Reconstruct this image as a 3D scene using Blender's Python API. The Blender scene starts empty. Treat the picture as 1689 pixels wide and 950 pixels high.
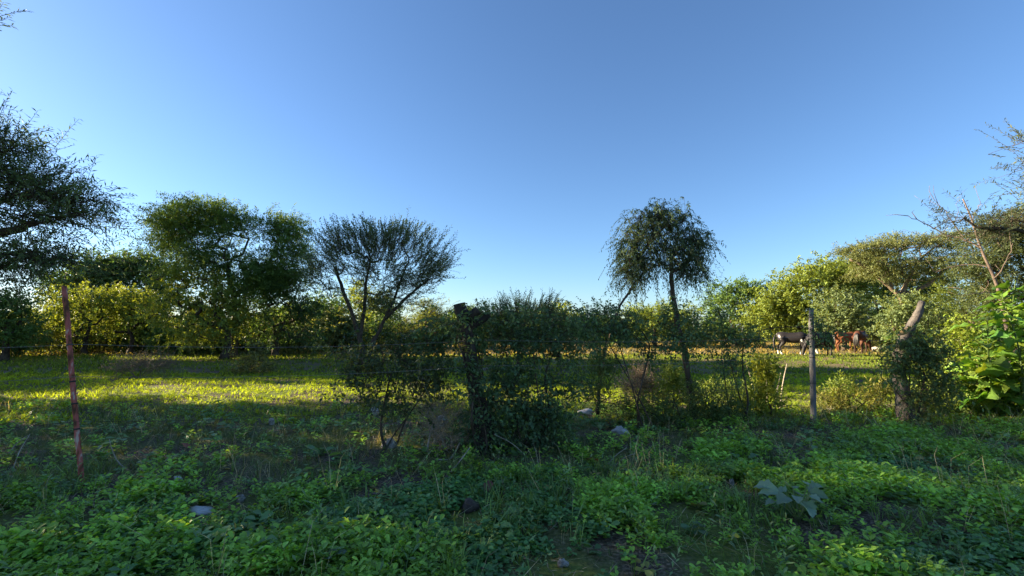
import bpy, math, random
import numpy as np
from mathutils import Vector

# ------------------------------------------------------------------ camera, sky, sun, exposure
sc = bpy.context.scene
COL = sc.collection
F, CX, CY, EYE = 760.0, 844.5, 475.0, 1.6          # focal length in photo pixels, centre, eye height
PITCH = math.atan(69.0 / F)
cam_d = bpy.data.cameras.new('camera'); cam = bpy.data.objects.new('camera', cam_d); COL.objects.link(cam)
cam_d.sensor_width = 36.0; cam_d.lens = 36.0 * F / 1689.0
cam_d.clip_start = 0.05; cam_d.clip_end = 6000
cam.location = (0, 0, EYE); cam.rotation_euler = (math.pi / 2 + PITCH, 0, 0)
sc.camera = cam
SUN_AZ, SUN_EL = 80.0, 18.0                        # degrees to the left of the view, above the horizon
w = bpy.data.worlds.new('World'); sc.world = w; w.use_nodes = True
nt = w.node_tree; bg = nt.nodes['Background']
sky = nt.nodes.new('ShaderNodeTexSky'); sky.sky_type = 'NISHITA'; sky.sun_disc = False
sky.sun_elevation = math.radians(SUN_EL); sky.sun_rotation = math.radians(-SUN_AZ)
sky.altitude = 300; sky.air_density = 1.0; sky.dust_density = 0.55; sky.ozone_density = 5.0
nt.links.new(sky.outputs[0], bg.inputs[0]); bg.inputs[1].default_value = 0.052
sun_d = bpy.data.lights.new('sun', 'SUN'); sun = bpy.data.objects.new('sun', sun_d); COL.objects.link(sun)
sun_d.energy = 5.0; sun_d.angle = math.radians(0.55); sun_d.color = (1.0, 0.83, 0.56)
a, e = math.radians(SUN_AZ), math.radians(SUN_EL)
SUNV = Vector((-math.sin(a) * math.cos(e), math.cos(a) * math.cos(e), math.sin(e)))
sun.rotation_euler = (-SUNV).to_track_quat('-Z', 'Y').to_euler(); sun.location = (-40, 10, 20)
vs = sc.view_settings
vs.view_transform = 'Standard'; vs.look = 'None'; vs.gamma = 1; vs.use_curve_mapping = False; vs.exposure = 2.25
sc.cycles.max_bounces = 14; sc.cycles.diffuse_bounces = 8; sc.cycles.transmission_bounces = 8

# ------------------------------------------------------------------ helpers
R0 = np.random.default_rng(11)
_tab = np.random.default_rng(5).random((256, 256))

def vnoise(x, y, s, seed=0):
    x = np.asarray(x, float) / s + seed * 17.3; y = np.asarray(y, float) / s + seed * 9.7
    xi = np.floor(x).astype(int); yi = np.floor(y).astype(int); fx = x - xi; fy = y - yi
    fx = fx * fx * (3 - 2 * fx); fy = fy * fy * (3 - 2 * fy)
    g = lambda i, j: _tab[i & 255, j & 255]
    return (g(xi, yi) * (1 - fx) + g(xi + 1, yi) * fx) * (1 - fy) + (g(xi, yi + 1) * (1 - fx) + g(xi + 1, yi + 1) * fx) * fy

def gz(x, y):
    x = np.asarray(x, float); y = np.asarray(y, float)
    near = np.exp(-(np.abs(y) + np.abs(x)) / 40)
    return ((vnoise(x, y, 1.3, 1) - .5) * .09 + (vnoise(x, y, .45, 2) - .5) * .04 + (vnoise(x, y, 5, 3) - .5) * .16) * near

def ray(px, py):
    u, v = (px - CX) / F, (CY - py) / F
    return np.array([u, math.cos(PITCH) - v * math.sin(PITCH), math.sin(PITCH) + v * math.cos(PITCH)])

def at(px, py, Y):                     # the point on that pixel's ray at depth Y
    d = ray(px, py); return d * (Y / d[1]) + np.array([0, 0, EYE])

def gp(px, py):                        # where that pixel's ray meets the ground
    d = ray(px, py); p = d * (-EYE / d[2]); return np.array([p[0], p[1], float(gz(p[0], p[1]))])

def norm(v):
    return v / np.maximum(np.linalg.norm(v, axis=-1, keepdims=True), 1e-9)

def link(o, parent=None):
    COL.objects.link(o)
    if parent is not None: o.parent = parent
    return o

def np_mesh(name, V, T, mat, col=None, parent=None, smooth=False, loc=None):
    me = bpy.data.meshes.new(name); V = np.asarray(V, np.float32); T = np.asarray(T, np.int32)
    if loc is not None: V = V - np.asarray(loc, np.float32)
    me.vertices.add(len(V)); me.vertices.foreach_set('co', V.ravel())
    me.loops.add(T.size); me.loops.foreach_set('vertex_index', T.ravel())
    me.polygons.add(len(T)); me.polygons.foreach_set('loop_start', np.arange(0, T.size, 3, dtype=np.int32))
    me.polygons.foreach_set('loop_total', np.full(len(T), 3, np.int32))
    if smooth: me.polygons.foreach_set('use_smooth', np.ones(len(T), bool))
    if col is not None:
        at_ = me.attributes.new('col', 'FLOAT_COLOR', 'POINT')
        c4 = np.ones((len(V), 4), np.float32); c4[:, :3] = np.clip(col, .002, 1); at_.data.foreach_set('color', c4.ravel())
    me.materials.append(mat); me.update(calc_edges=True); me.validate()
    o = bpy.data.objects.new(name, me); link(o, parent)
    if loc is not None and parent is None: o.location = loc
    return o

def tag(o, label, cat=None, group=None, kind=None):
    o['label'] = label
    if cat: o['category'] = cat
    if group: o['group'] = group
    if kind: o['kind'] = kind
    return o

def thing(name, label, cat, loc, group=None, rotz=0.0):
    o = bpy.data.objects.new(name, None); o.empty_display_size = .1; link(o)
    o.location = loc; o.rotation_euler = (0, 0, rotz); tag(o, label, cat, group); return o

class MB:                               # collects triangles
    def __init__(s): s.V = []; s.T = []; s.C = []; s.n = 0
    def add(s, V, T, C=None):
        V = np.asarray(V, float).reshape(-1, 3); T = np.asarray(T, int).reshape(-1, 3)
        s.V.append(V); s.T.append(T + s.n); s.n += len(V)
        if C is not None: s.C.append(np.broadcast_to(np.asarray(C, float), (len(V), 3)))
        return s
    def build(s, name, mat, parent=None, smooth=False, loc=None):
        return np_mesh(name, np.concatenate(s.V), np.concatenate(s.T), mat, np.concatenate(s.C) if s.C else None, parent, smooth, loc)

def sweep(P, R, n=8, rough=0.0, rs=R0, cap=True):   # smooth tube through P with radii R
    P = np.asarray(P, float); R = np.broadcast_to(np.asarray(R, float), (len(P),))
    tg = norm(np.gradient(P, axis=0)); ref = np.array([0.3, 1, 0.1]) if abs(tg[0][2]) > .5 else np.array([0, 0, 1.])
    V = []
    for i in range(len(P)):
        a_ = norm(np.cross(tg[i], ref)); b_ = np.cross(tg[i], a_)
        th = np.arange(n) * 2 * math.pi / n
        rr = R[i] * (1 + rough * (rs.random(n) - .5) * 2)
        V.append(P[i] + (np.cos(th) * rr)[:, None] * a_ + (np.sin(th) * rr)[:, None] * b_)
    V = np.concatenate(V); T = []
    for i in range(len(P) - 1):
        for k in range(n):
            p, q = i * n + k, i * n + (k + 1) % n
            T += [(p, q, q + n), (p, q + n, p + n)]
    if cap:
        V = np.vstack([V, P[0], P[-1]]); m = len(V)
        for k in range(n):
            T += [(m - 2, (k + 1) % n, k), (m - 1, (len(P) - 1) * n + k, (len(P) - 1) * n + (k + 1) % n)]
    return V, np.array(T)

def spline(P, per=5):
    P = np.asarray(P, float); Q = np.vstack([2 * P[0] - P[1], P, 2 * P[-1] - P[-2]]); out = []
    for i in range(1, len(Q) - 2):
        for t in np.arange(per) / per:
            out.append(.5 * (2 * Q[i] + (Q[i + 1] - Q[i - 1]) * t + (2 * Q[i - 1] - 5 * Q[i] + 4 * Q[i + 1] - Q[i + 2]) * t * t + (3 * Q[i] - Q[i - 1] - 3 * Q[i + 1] + Q[i + 2]) * t ** 3))
    out.append(P[-1]); return np.array(out)

# ------------------------------------------------------------------ materials
def newmat(name):
    m = bpy.data.materials.new(name); m.use_nodes = True
    return m, m.node_tree, m.node_tree.nodes['Principled BSDF']

def leaf_mat(name, trans=.42, rough=.55, spec=.25):
    m, t, p = newmat(name); N, Lk = t.nodes, t.links
    at_ = N.new('ShaderNodeAttribute'); at_.attribute_name = 'col'
    geo = N.new('ShaderNodeNewGeometry')
    hsv = N.new('ShaderNodeHueSaturation')
    mr = N.new('ShaderNodeMapRange'); mr.inputs[3].default_value = 1.05; mr.inputs[4].default_value = 1.95
    Lk.new(geo.outputs['Random Per Island'], mr.inputs[0]); Lk.new(mr.outputs[0], hsv.inputs['Value'])
    Lk.new(at_.outputs['Color'], hsv.inputs['Color'])
    Lk.new(hsv.outputs[0], p.inputs['Base Color']); p.inputs['Roughness'].default_value = rough
    p.inputs['Specular IOR Level'].default_value = spec
    tr = N.new('ShaderNodeBsdfTranslucent')
    mx = N.new('ShaderNodeMix'); mx.data_type = 'RGBA'; mx.blend_type = 'MULTIPLY'; mx.inputs[0].default_value = 1
    mx.inputs[7].default_value = (2.1, 1.75, .55, 1)
    Lk.new(hsv.outputs[0], mx.inputs[6]); Lk.new(mx.outputs[2], tr.inputs[0])
    ms = N.new('ShaderNodeMixShader'); ms.inputs[0].default_value = trans
    Lk.new(p.outputs[0], ms.inputs[1]); Lk.new(tr.outputs[0], ms.inputs[2])
    Lk.new(ms.outputs[0], N['Material Output'].inputs[0]); return m

def vary(m):
    t = m.node_tree; oi = t.nodes.new('ShaderNodeObjectInfo'); h = [q for q in t.nodes if q.type == 'HUE_SAT'][0]; mr = [q for q in t.nodes if q.type == 'MAP_RANGE'][0]
    t.links.new(oi.outputs['Random'], mr.inputs[0])
    m2 = t.nodes.new('ShaderNodeMapRange'); m2.inputs[3].default_value = .475; m2.inputs[4].default_value = .52; ml = t.nodes.new('ShaderNodeMath'); ml.operation = 'FRACT'; mm_ = t.nodes.new('ShaderNodeMath'); mm_.operation = 'MULTIPLY'; mm_.inputs[1].default_value = 7.7
    t.links.new(oi.outputs['Random'], mm_.inputs[0]); t.links.new(mm_.outputs[0], ml.inputs[0]); t.links.new(ml.outputs[0], m2.inputs[0]); t.links.new(m2.outputs[0], h.inputs['Hue'])

def noise_mat(name, stops, scale=6, rough=.85, bump=.4, bscale=None, detail=6, stretch=(1, 1, 1), spec=.2):
    m, t, p = newmat(name); N, Lk = t.nodes, t.links
    tc = N.new('ShaderNodeTexCoord'); mp = N.new('ShaderNodeMapping'); mp.inputs['Scale'].default_value = stretch
    Lk.new(tc.outputs['Object'], mp.inputs[0])
    nz = N.new('ShaderNodeTexNoise'); nz.inputs['Scale'].default_value = scale; nz.inputs['Detail'].default_value = detail
    Lk.new(mp.outputs[0], nz.inputs[0]); cr = N.new('ShaderNodeValToRGB'); el = cr.color_ramp.elements
    while len(el) < len(stops): el.new(.5)
    for k, (pos, c) in enumerate(stops): el[k].position = pos; el[k].color = (*c, 1)
    Lk.new(nz.outputs[0], cr.inputs[0]); Lk.new(cr.outputs[0], p.inputs['Base Color'])
    p.inputs['Roughness'].default_value = rough; p.inputs['Specular IOR Level'].default_value = spec
    n2 = N.new('ShaderNodeTexNoise'); n2.inputs['Scale'].default_value = bscale or scale * 3; n2.inputs['Detail'].default_value = 5
    Lk.new(mp.outputs[0], n2.inputs[0]); bp = N.new('ShaderNodeBump'); bp.inputs['Strength'].default_value = bump
    bp.inputs['Distance'].default_value = .02
    Lk.new(n2.outputs[0], bp.inputs['Height']); Lk.new(bp.outputs[0], p.inputs['Normal']); return m

M_LEAF = leaf_mat('leaf', .32); M_GRASS = leaf_mat('grass', .30, .45, .45); M_BIG = leaf_mat('broad_leaf', .36, .45, .35); M_FIELD = leaf_mat('field_grass', .42, .7, .1)
vary(M_BIG)
M_DRY = leaf_mat('dry_leaf', .2, .8, .1)
M_BARK = noise_mat('bark', [(.3, (.030, .022, .016)), (.7, (.11, .085, .062))], 9, .95, .9, 22, stretch=(1, 1, .35))
M_BARKP = noise_mat('pale_bark', [(.3, (.12, .085, .06)), (.7, (.33, .25, .18))], 7, .95, .6, 20, stretch=(1, 1, .4))
M_DEAD = noise_mat('dead_wood', [(.3, (.12, .085, .066)), (.7, (.27, .20, .16))], 7, .9, .5)
M_STICK = noise_mat('dry_stick', [(.3, (.22, .18, .14)), (.7, (.45, .39, .31))], 12, .9, .4)
M_STONE = noise_mat('pale_stone', [(.32, (.17, .145, .12)), (.55, (.38, .35, .31)), (.7, (.55, .51, .46))], 22, .95, 1.0, 50)
M_RAG = noise_mat('pale_plastic', [(.3, (.34, .33, .32)), (.7, (.66, .64, .62))], 6, .5, .5)
M_WIRE, _, p_ = newmat('galvanised_wire'); p_.inputs['Base Color'].default_value = (.20, .19, .18, 1); p_.inputs['Metallic'].default_value = .5; p_.inputs['Roughness'].default_value = .5
M_RUSTW, _, p_ = newmat('rusty_wire'); p_.inputs['Base Color'].default_value = (.07, .05, .04, 1); p_.inputs['Metallic'].default_value = .3; p_.inputs['Roughness'].default_value = .8
M_RED = noise_mat('flaking_red_paint', [(.36, (.08, .035, .02)), (.44, (.20, .07, .04)), (.49, (.34, .09, .07)), (.58, (.38, .11, .09)), (.64, (.46, .34, .28))], 22, .75, .5, 60, 8, stretch=(1, 1, .3))
M_POST = noise_mat('weathered_post', [(.3, (.09, .085, .085)), (.7, (.21, .205, .20))], 8, .95, .7, 24, stretch=(1, 1, .2))
M_CUT = noise_mat('fresh_cut_wood', [(.3, (.40, .24, .09)), (.7, (.62, .42, .20))], 8, .85, .3)
M_HOOK, _, p_ = newmat('tie_wire'); p_.inputs['Base Color'].default_value = (.03, .022, .02, 1); p_.inputs['Roughness'].default_value = .8

# ground: dark soil, litter, thin green cover, straw towards the open field
M_GROUND, t, p = newmat('soil'); N, Lk = t.nodes, t.links
tc = N.new('ShaderNodeTexCoord')
def nz(scale, det=6):
    n = N.new('ShaderNodeTexNoise'); n.inputs['Scale'].default_value = scale; n.inputs['Detail'].default_value = det
    Lk.new(tc.outputs['Object'], n.inputs[0]); return n
def ramp(src, stops):
    c = N.new('ShaderNodeValToRGB'); el = c.color_ramp.elements
    while len(el) < len(stops): el.new(.5)
    for k, (q, cc) in enumerate(stops): el[k].position = q; el[k].color = (*cc, 1)
    Lk.new(src, c.inputs[0]); return c
soil = ramp(nz(38, 10).outputs[0], [(.3, (.045, .033, .024)), (.5, (.10, .076, .054)), (.68, (.24, .19, .14))])
green = ramp(nz(30, 10).outputs[0], [(.3, (.065, .090, .020)), (.6, (.14, .170, .038)), (.8, (.21, .20, .07))])
straw = ramp(nz(5, 10).outputs[0], [(.3, (.12, .10, .045)), (.6, (.24, .18, .09)), (.8, (.34, .25, .14))])
patch = ramp(nz(.9, 5).outputs[0], [(.42, (0, 0, 0)), (.58, (1, 1, 1))])
mixg = N.new('ShaderNodeMix'); mixg.data_type = 'RGBA'; Lk.new(patch.outputs[0], mixg.inputs[0]); Lk.new(soil.outputs[0], mixg.inputs[6]); Lk.new(green.outputs[0], mixg.inputs[7])
sx = N.new('ShaderNodeSeparateXYZ'); Lk.new(tc.outputs['Object'], sx.inputs[0])
far = N.new('ShaderNodeMapRange'); far.inputs[1].default_value = 17; far.inputs[2].default_value = 27; Lk.new(sx.outputs[1], far.inputs[0])
p2 = nz(.22, 4); mm = N.new('ShaderNodeMath'); mm.operation = 'MULTIPLY'; 
pr = N.new('ShaderNodeMapRange'); pr.inputs[1].default_value = .38; pr.inputs[2].default_value = .55; Lk.new(p2.outputs[0], pr.inputs[0])
Lk.new(far.outputs[0], mm.inputs[0]); Lk.new(pr.outputs[0], mm.inputs[1])
mix2 = N.new('ShaderNodeMix'); mix2.data_type = 'RGBA'; Lk.new(mm.outputs[0], mix2.inputs[0]); Lk.new(mixg.outputs[2], mix2.inputs[6]); Lk.new(straw.outputs[0], mix2.inputs[7])
Lk.new(mix2.outputs[2], p.inputs['Base Color']); p.inputs['Roughness'].default_value = .95; p.inputs['Specular IOR Level'].default_value = .1
bp = N.new('ShaderNodeBump'); bp.inputs['Strength'].default_value = .8; bp.inputs['Distance'].default_value = .03; Lk.new(nz(25, 8).outputs[0], bp.inputs['Height']); Lk.new(bp.outputs[0], p.inputs['Normal'])

# ------------------------------------------------------------------ ground
n = 261
u = np.linspace(-1, 1, n); ax = np.sign(u) * (np.abs(u) * 14 + np.abs(u) ** 6 * 2500)
gx, gy = np.meshgrid(ax, ax + 5, indexing='ij'); V = np.stack([gx, gy, gz(gx, gy)], -1).reshape(-1, 3)
i, j = np.meshgrid(np.arange(n - 1), np.arange(n - 1), indexing='ij'); q = (i * n + j).ravel()
T = np.concatenate([np.stack([q, q + n, q + n + 1], 1), np.stack([q, q + n + 1, q + 1], 1)])
g = np_mesh('ground', V, T, M_GROUND, smooth=True); g['kind'] = 'structure'; tag(g, 'dark soil with litter and thin grass reaching across the field', kind='structure')

# ------------------------------------------------------------------ foliage machinery
def leaves(p, d, nh, L, W, fold=.25, mid=.5):
    d = norm(d); s = norm(np.cross(d, nh)); nn = np.cross(s, d); L = L[:, None]; W = W[:, None]
    V = np.stack([p, p + d * L * mid - s * W * .5 + nn * fold * W, p + d * L, p + d * L * mid + s * W * .5 + nn * fold * W], 1)
    k = np.arange(len(p))[:, None, None] * 4
    T = k + np.array([[0, 2, 1], [0, 3, 2]])[None]
    return V.reshape(-1, 3), T.reshape(-1, 3)

STY = dict(
    feather=dict(nt=9, nl=12, tl=.55, cr=.28, flat=.55, out=.7, up=.25, rnd=.55, droop=.25, fwd=.5, sd=.9, ld=.15, L=.12, W=.040),
    round=dict(nt=8, nl=10, tl=.45, cr=.30, flat=.8, out=.9, up=.25, rnd=.7, droop=.2, fwd=.4, sd=.7, ld=.35, L=.15, W=.085),
    spiky=dict(nt=7, nl=13, tl=.75, cr=.16, flat=.8, out=.8, up=.7, rnd=.35, droop=.05, fwd=.8, sd=.6, ld=.0, L=.12, W=.040),
    droop=dict(nt=11, nl=14, tl=.30, cr=.10, flat=1.0, out=.30, up=.22, rnd=.65, droop=.85, fwd=.5, sd=.6, ld=.45, L=.060, W=.017),
    mesquite=dict(nt=10, nl=16, tl=.42, cr=.15, flat=.5, out=.5, up=.18, rnd=.5, droop=.12, fwd=.55, sd=.85, ld=.1, L=.065, W=.015),
    flat=dict(nt=11, nl=12, tl=.50, cr=.26, flat=.25, out=.8, up=.1, rnd=.4, droop=.15, fwd=.5, sd=.9, ld=.1, L=.12, W=.04),
    vine=dict(nt=6, nl=8, tl=.22, cr=.09, flat=1, out=.4, up=.1, rnd=.8, droop=.35, fwd=.4, sd=.7, ld=.35, L=.060, W=.036),
    weed=dict(nt=5, nl=9, tl=.22, cr=.06, flat=1, out=.5, up=.6, rnd=.5, droop=.15, fwd=.6, sd=.7, ld=.1, L=.055, W=.022),
    dry=dict(nt=7, nl=8, tl=.22, cr=.07, flat=1, out=.5, up=.5, rnd=.6, droop=.1, fwd=.7, sd=.6, ld=.1, L=.035, W=.010),
)

def lobe_pts(lobes, Y, rs, deep=.8):
    out = []
    for lb in lobes:
        px, py, rx, ry, k = lb[:5]; y = Y + (lb[5] if len(lb) > 5 else 0)
        c = at(px, py, y); s = y / F
        u_ = norm(rs.normal(size=(k, 3))) * (rs.random((k, 1)) ** .42)
        out.append(c + u_ * np.array([rx * s, max(rx, ry) * s * deep, ry * s]))
    return np.concatenate(out)

def colours(nl, per, cols, rs):
    cols = np.asarray(cols, float); a_ = rs.random(nl)[:, None]
    c = cols[0] * (1 - a_) + cols[1] * a_
    return c

def plant(name, label, cat, base, paths, clumps, style, cols, bark=M_BARK, r0=.15, seed=1, group=None, seg=.5,
          twig=0.0, leafmat=None, sizes=1.0, parts=('trunk', 'crown'), dens=1.0, lowfree=.35, tip=.006, rough=.12, limbr=.72, over={}):
    rs = np.random.default_rng(seed); st = dict(STY[style]); st.update(over)
    base = np.asarray(base, float)
    root = thing(name, label, cat, tuple(base), group)
    wood = MB(); pos = []; par = []; ok = []; trunk_of = []
    for ip, P in enumerate(paths):
        P = np.asarray(P, float); Q = spline(P, 5)
        jit = rs.normal(size=Q.shape) * r0 * .12; jit[0] = 0; Q = Q + jit
        rel = np.linspace(0, 1, len(Q)); prev = -1
        if ip > 0 and len(pos):                     # a limb that starts on an earlier path
            dd = np.linalg.norm(np.array(pos) - Q[0], axis=1)
            if dd.min() < max(.3, r0 * 2): prev = int(dd.argmin())
        for kx, qv in enumerate(Q):
            pos.append(qv); par.append(prev); prev = len(pos) - 1; ok.append(rel[kx] > lowfree); trunk_of.append(ip)
    npath = len(pos)
    cen = clumps.mean(0) - np.array([0, 0, .35 * clumps[:, 2].std()])
    A = np.array(pos)[np.array(ok)].mean(0)
    order = np.argsort(np.linalg.norm(clumps - A, axis=1)); tips = []
    PA = np.zeros((len(pos) + len(clumps) * 14 + 50, 3)); PA[:npath] = pos; OK = np.zeros(len(PA), bool); OK[:npath] = ok; cnt = npath
    for ci in order:
        a_ = clumps[ci]; dv = PA[:cnt] - a_; d = np.linalg.norm(dv, axis=1)
        cost = d + .9 * np.maximum(0, dv[:, 2]) + 1e6 * (~OK[:cnt])
        b = int(cost.argmin()); L = d[b]; m = int(min(12, max(1, round(L / seg))))
        P0 = PA[b]; ctrl = (P0 + a_) / 2 + np.array([0, 0, .12 * L]) + rs.normal(size=3) * .10 * L; prev = b
        for k in range(1, m + 1):
            t_ = k / m; pt = (1 - t_) ** 2 * P0 + 2 * t_ * (1 - t_) * ctrl + t_ * t_ * a_
            if cnt >= len(PA): break
            PA[cnt] = pt; OK[cnt] = True; par.append(prev); prev = cnt; cnt += 1
        tips.append(prev)
    wgt = np.zeros(cnt)
    for t_ in tips: wgt[t_] += 1
    for k in range(cnt - 1, -1, -1):
        if par[k] >= 0: wgt[par[k]] += wgt[k]
    wgt = np.maximum(wgt, 1); rad = np.maximum(r0 * (wgt / wgt.max()) ** .56, tip)
    # trunks as smooth swept tubes
    for ip in range(len(paths)):
        idx = [k for k in range(npath) if trunk_of[k] == ip]; Q = PA[idx]
        rr = np.linspace(1, .55, len(idx)) * (r0 if ip == 0 else r0 * limbr)
        if par[idx[0]] < 0: rr = rr * (1 + .5 * np.exp(-np.linspace(0, 8, len(idx)))); Q = Q.copy(); Q[0, 2] -= .12
        v, t_ = sweep(Q, rr, 9, rough, rs); wood.add(v, t_)
    # branches: one tapered five-sided piece per edge
    E = np.array([k for k in range(npath, cnt)])
    if len(E):
        p1 = PA[E]; p0 = PA[np.array(par)[E]]; r1 = rad[E]; r_0 = np.minimum(rad[np.array(par)[E]], r1 * 1.35)
        d = norm(p1 - p0); s = norm(np.cross(d, np.array([.31, .17, .93]))); b_ = np.cross(d, s); nk = 5
        th = np.arange(nk) * 2 * math.pi / nk; cs = np.cos(th)[None, :, None]; sn = np.sin(th)[None, :, None]
        ringv = s[:, None] * cs + b_[:, None] * sn
        V = np.concatenate([p0[:, None] + ringv * r_0[:, None, None], p1[:, None] + ringv * r1[:, None, None]], 1)
        tri = []
        for k in range(nk): q_ = (k + 1) % nk; tri += [(k, q_, q_ + nk), (k, q_ + nk, k + nk)]
        T = np.arange(len(E))[:, None, None] * (2 * nk) + np.array(tri)[None]; wood.add(V, T)
    # twigs and leaves
    ntw = max(1, int(st['nt'] * dens)); nl = st['nl']; C = len(clumps)
    tw0 = np.repeat(clumps, ntw, 0) + rs.normal(size=(C * ntw, 3)) * st['cr'] * np.array([1, 1, st['flat']]) * sizes
    out = norm(tw0 - cen); d = norm(out * st['out'] + np.array([0, 0, st['up']]) + rs.normal(size=out.shape) * st['rnd'])
    TL = st['tl'] * (.5 + .9 * rs.random(len(tw0))) * sizes
    t_ = np.linspace(.12, 1, nl)[None, :, None]
    pp = tw0[:, None] + d[:, None] * TL[:, None, None] * t_ + np.array([0, 0, -1.]) * st['droop'] * TL[:, None, None] * t_ ** 2
    tang = norm(d[:, None] + np.array([0, 0, -1.]) * 2 * st['droop'] * t_)
    side = norm(np.cross(tang, norm(rs.normal(size=d.shape))[:, None] + np.array([0, 0, .8])))
    sg = np.where(np.arange(nl) % 2 == 0, 1., -1.)[None, :, None]
    ld = tang * st['fwd'] + side * sg * st['sd'] + np.array([0, 0, -st['ld']]) + rs.normal(size=tang.shape) * .28
    ld = ld.reshape(-1, 3); P = pp.reshape(-1, 3); nn = len(P)
    nh = np.array([0, 0, 1.]) + rs.normal(size=(nn, 3)) * .55
    Ls = st['L'] * (.6 + .8 * rs.random(nn)) * sizes; Ws = st['W'] * (.7 + .6 * rs.random(nn)) * sizes
    keep = P[:, 2] > base[2] + .01
    V, T = leaves(P[keep], ld[keep], nh[keep], Ls[keep], Ws[keep])
    cl = np.asarray(cols, float)
    mixc = np.clip(np.repeat(rs.random(C), ntw * nl) * .6 + rs.random(nn) * .4, 0, 1)[keep][:, None]
    c = cl[0] * (1 - mixc) + cl[1] * mixc
    np_mesh(parts[1], V, T, leafmat or M_LEAF, np.repeat(c, 4, 0), root, loc=base)
    if twig > 0:
        a0 = tw0; a1 = pp[:, -1]; am = pp[:, nl // 2]
        for q0, q1, f in ((a0, am, 1), (am, a1, .7)):
            s = norm(np.cross(q1 - q0, np.array([.3, .5, .8]))); b_ = norm(np.cross(q1 - q0, s))
            rv = np.stack([s, -.5 * s + .87 * b_, -.5 * s - .87 * b_], 1) * twig * f
            V = np.concatenate([q0[:, None] + rv, q1[:, None] + rv * .6], 1)
            tri = np.array([[0, 1, 4], [0, 4, 3], [1, 2, 5], [1, 5, 4], [2, 0, 3], [2, 3, 5]])
            wood.add(V, np.arange(len(q0))[:, None, None] * 6 + tri[None])
        j0 = np.repeat(clumps, ntw, 0)                     # joins a twig to its branch end
        s = norm(np.cross(tw0 - j0, np.array([.3, .5, .8])) + 1e-6); b_ = norm(np.cross(tw0 - j0, s) + 1e-6)
        rv = np.stack([s, -.5 * s + .87 * b_, -.5 * s - .87 * b_], 1) * twig
        V = np.concatenate([j0[:, None] + rv, tw0[:, None] + rv], 1); wood.add(V, np.arange(len(j0))[:, None, None] * 6 + tri[None])
    wood.build(parts[0], bark, root, True, loc=base)
    return root

def copy_tree(o, loc, rotz=0., scale=1., label=None, group=None):
    r = o.copy(); link(r); r.location = loc; r.rotation_euler = (0, 0, rotz); r.scale = (scale,) * 3
    if label: r['label'] = label
    if group: r['group'] = group
    for ch in list(o.children):
        c = ch.copy(); COL.objects.link(c); c.parent = r
    return r

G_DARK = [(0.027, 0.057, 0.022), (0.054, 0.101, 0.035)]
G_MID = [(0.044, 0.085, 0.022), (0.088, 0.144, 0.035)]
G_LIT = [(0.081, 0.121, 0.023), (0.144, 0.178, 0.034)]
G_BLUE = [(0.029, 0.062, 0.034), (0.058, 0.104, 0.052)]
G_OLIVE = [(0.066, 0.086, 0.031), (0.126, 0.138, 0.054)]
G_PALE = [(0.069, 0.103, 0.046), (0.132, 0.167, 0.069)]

def up_path(bpx, bpy, Y, pts):          # trunk path: base on the ground under pixel bpx at depth Y, then pixels at that depth
    b = at(bpx, bpy, Y); b[2] = float(gz(b[0], Y)); return [b] + [at(x, y, Y) for x, y in pts]

def ptree(name, label, Y, bpx, trunk, lobes, style, cols, seed, cat='tree', limbs=(), deep=.8, cm=1.0, **kw):
    path = up_path(bpx, 560, Y, trunk); rs = np.random.default_rng(seed + 100)
    cl = lobe_pts([(*lb[:4], int(lb[4] * cm), *lb[5:]) for lb in lobes], Y, rs, deep); cl = cl[cl[:, 2] > .12]
    paths = [path] + [[at(x, y, Y) for x, y in lm] for lm in limbs]
    return plant(name, label, cat, path[0], paths, cl, style, cols, seed=seed, **kw)

# ------------------------------------------------------------------ trees of the field
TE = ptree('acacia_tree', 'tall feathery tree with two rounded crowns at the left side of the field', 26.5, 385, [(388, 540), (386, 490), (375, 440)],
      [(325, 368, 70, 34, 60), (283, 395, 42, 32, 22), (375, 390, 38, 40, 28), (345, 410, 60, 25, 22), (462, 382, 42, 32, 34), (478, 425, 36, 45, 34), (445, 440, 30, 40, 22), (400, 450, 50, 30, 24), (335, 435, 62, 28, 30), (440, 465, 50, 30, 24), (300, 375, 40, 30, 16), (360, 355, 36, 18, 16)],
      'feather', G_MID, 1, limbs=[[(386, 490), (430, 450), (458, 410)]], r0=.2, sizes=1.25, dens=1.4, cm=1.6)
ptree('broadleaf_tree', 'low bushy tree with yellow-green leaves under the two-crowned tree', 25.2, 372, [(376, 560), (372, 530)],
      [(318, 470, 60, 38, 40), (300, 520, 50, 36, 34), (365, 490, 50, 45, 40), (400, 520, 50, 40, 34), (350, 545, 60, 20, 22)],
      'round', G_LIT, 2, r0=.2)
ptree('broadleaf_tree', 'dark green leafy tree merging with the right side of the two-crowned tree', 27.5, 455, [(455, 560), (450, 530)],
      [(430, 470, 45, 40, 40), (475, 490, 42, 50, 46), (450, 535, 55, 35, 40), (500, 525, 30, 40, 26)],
      'round', G_DARK, 3, r0=.2)
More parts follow.
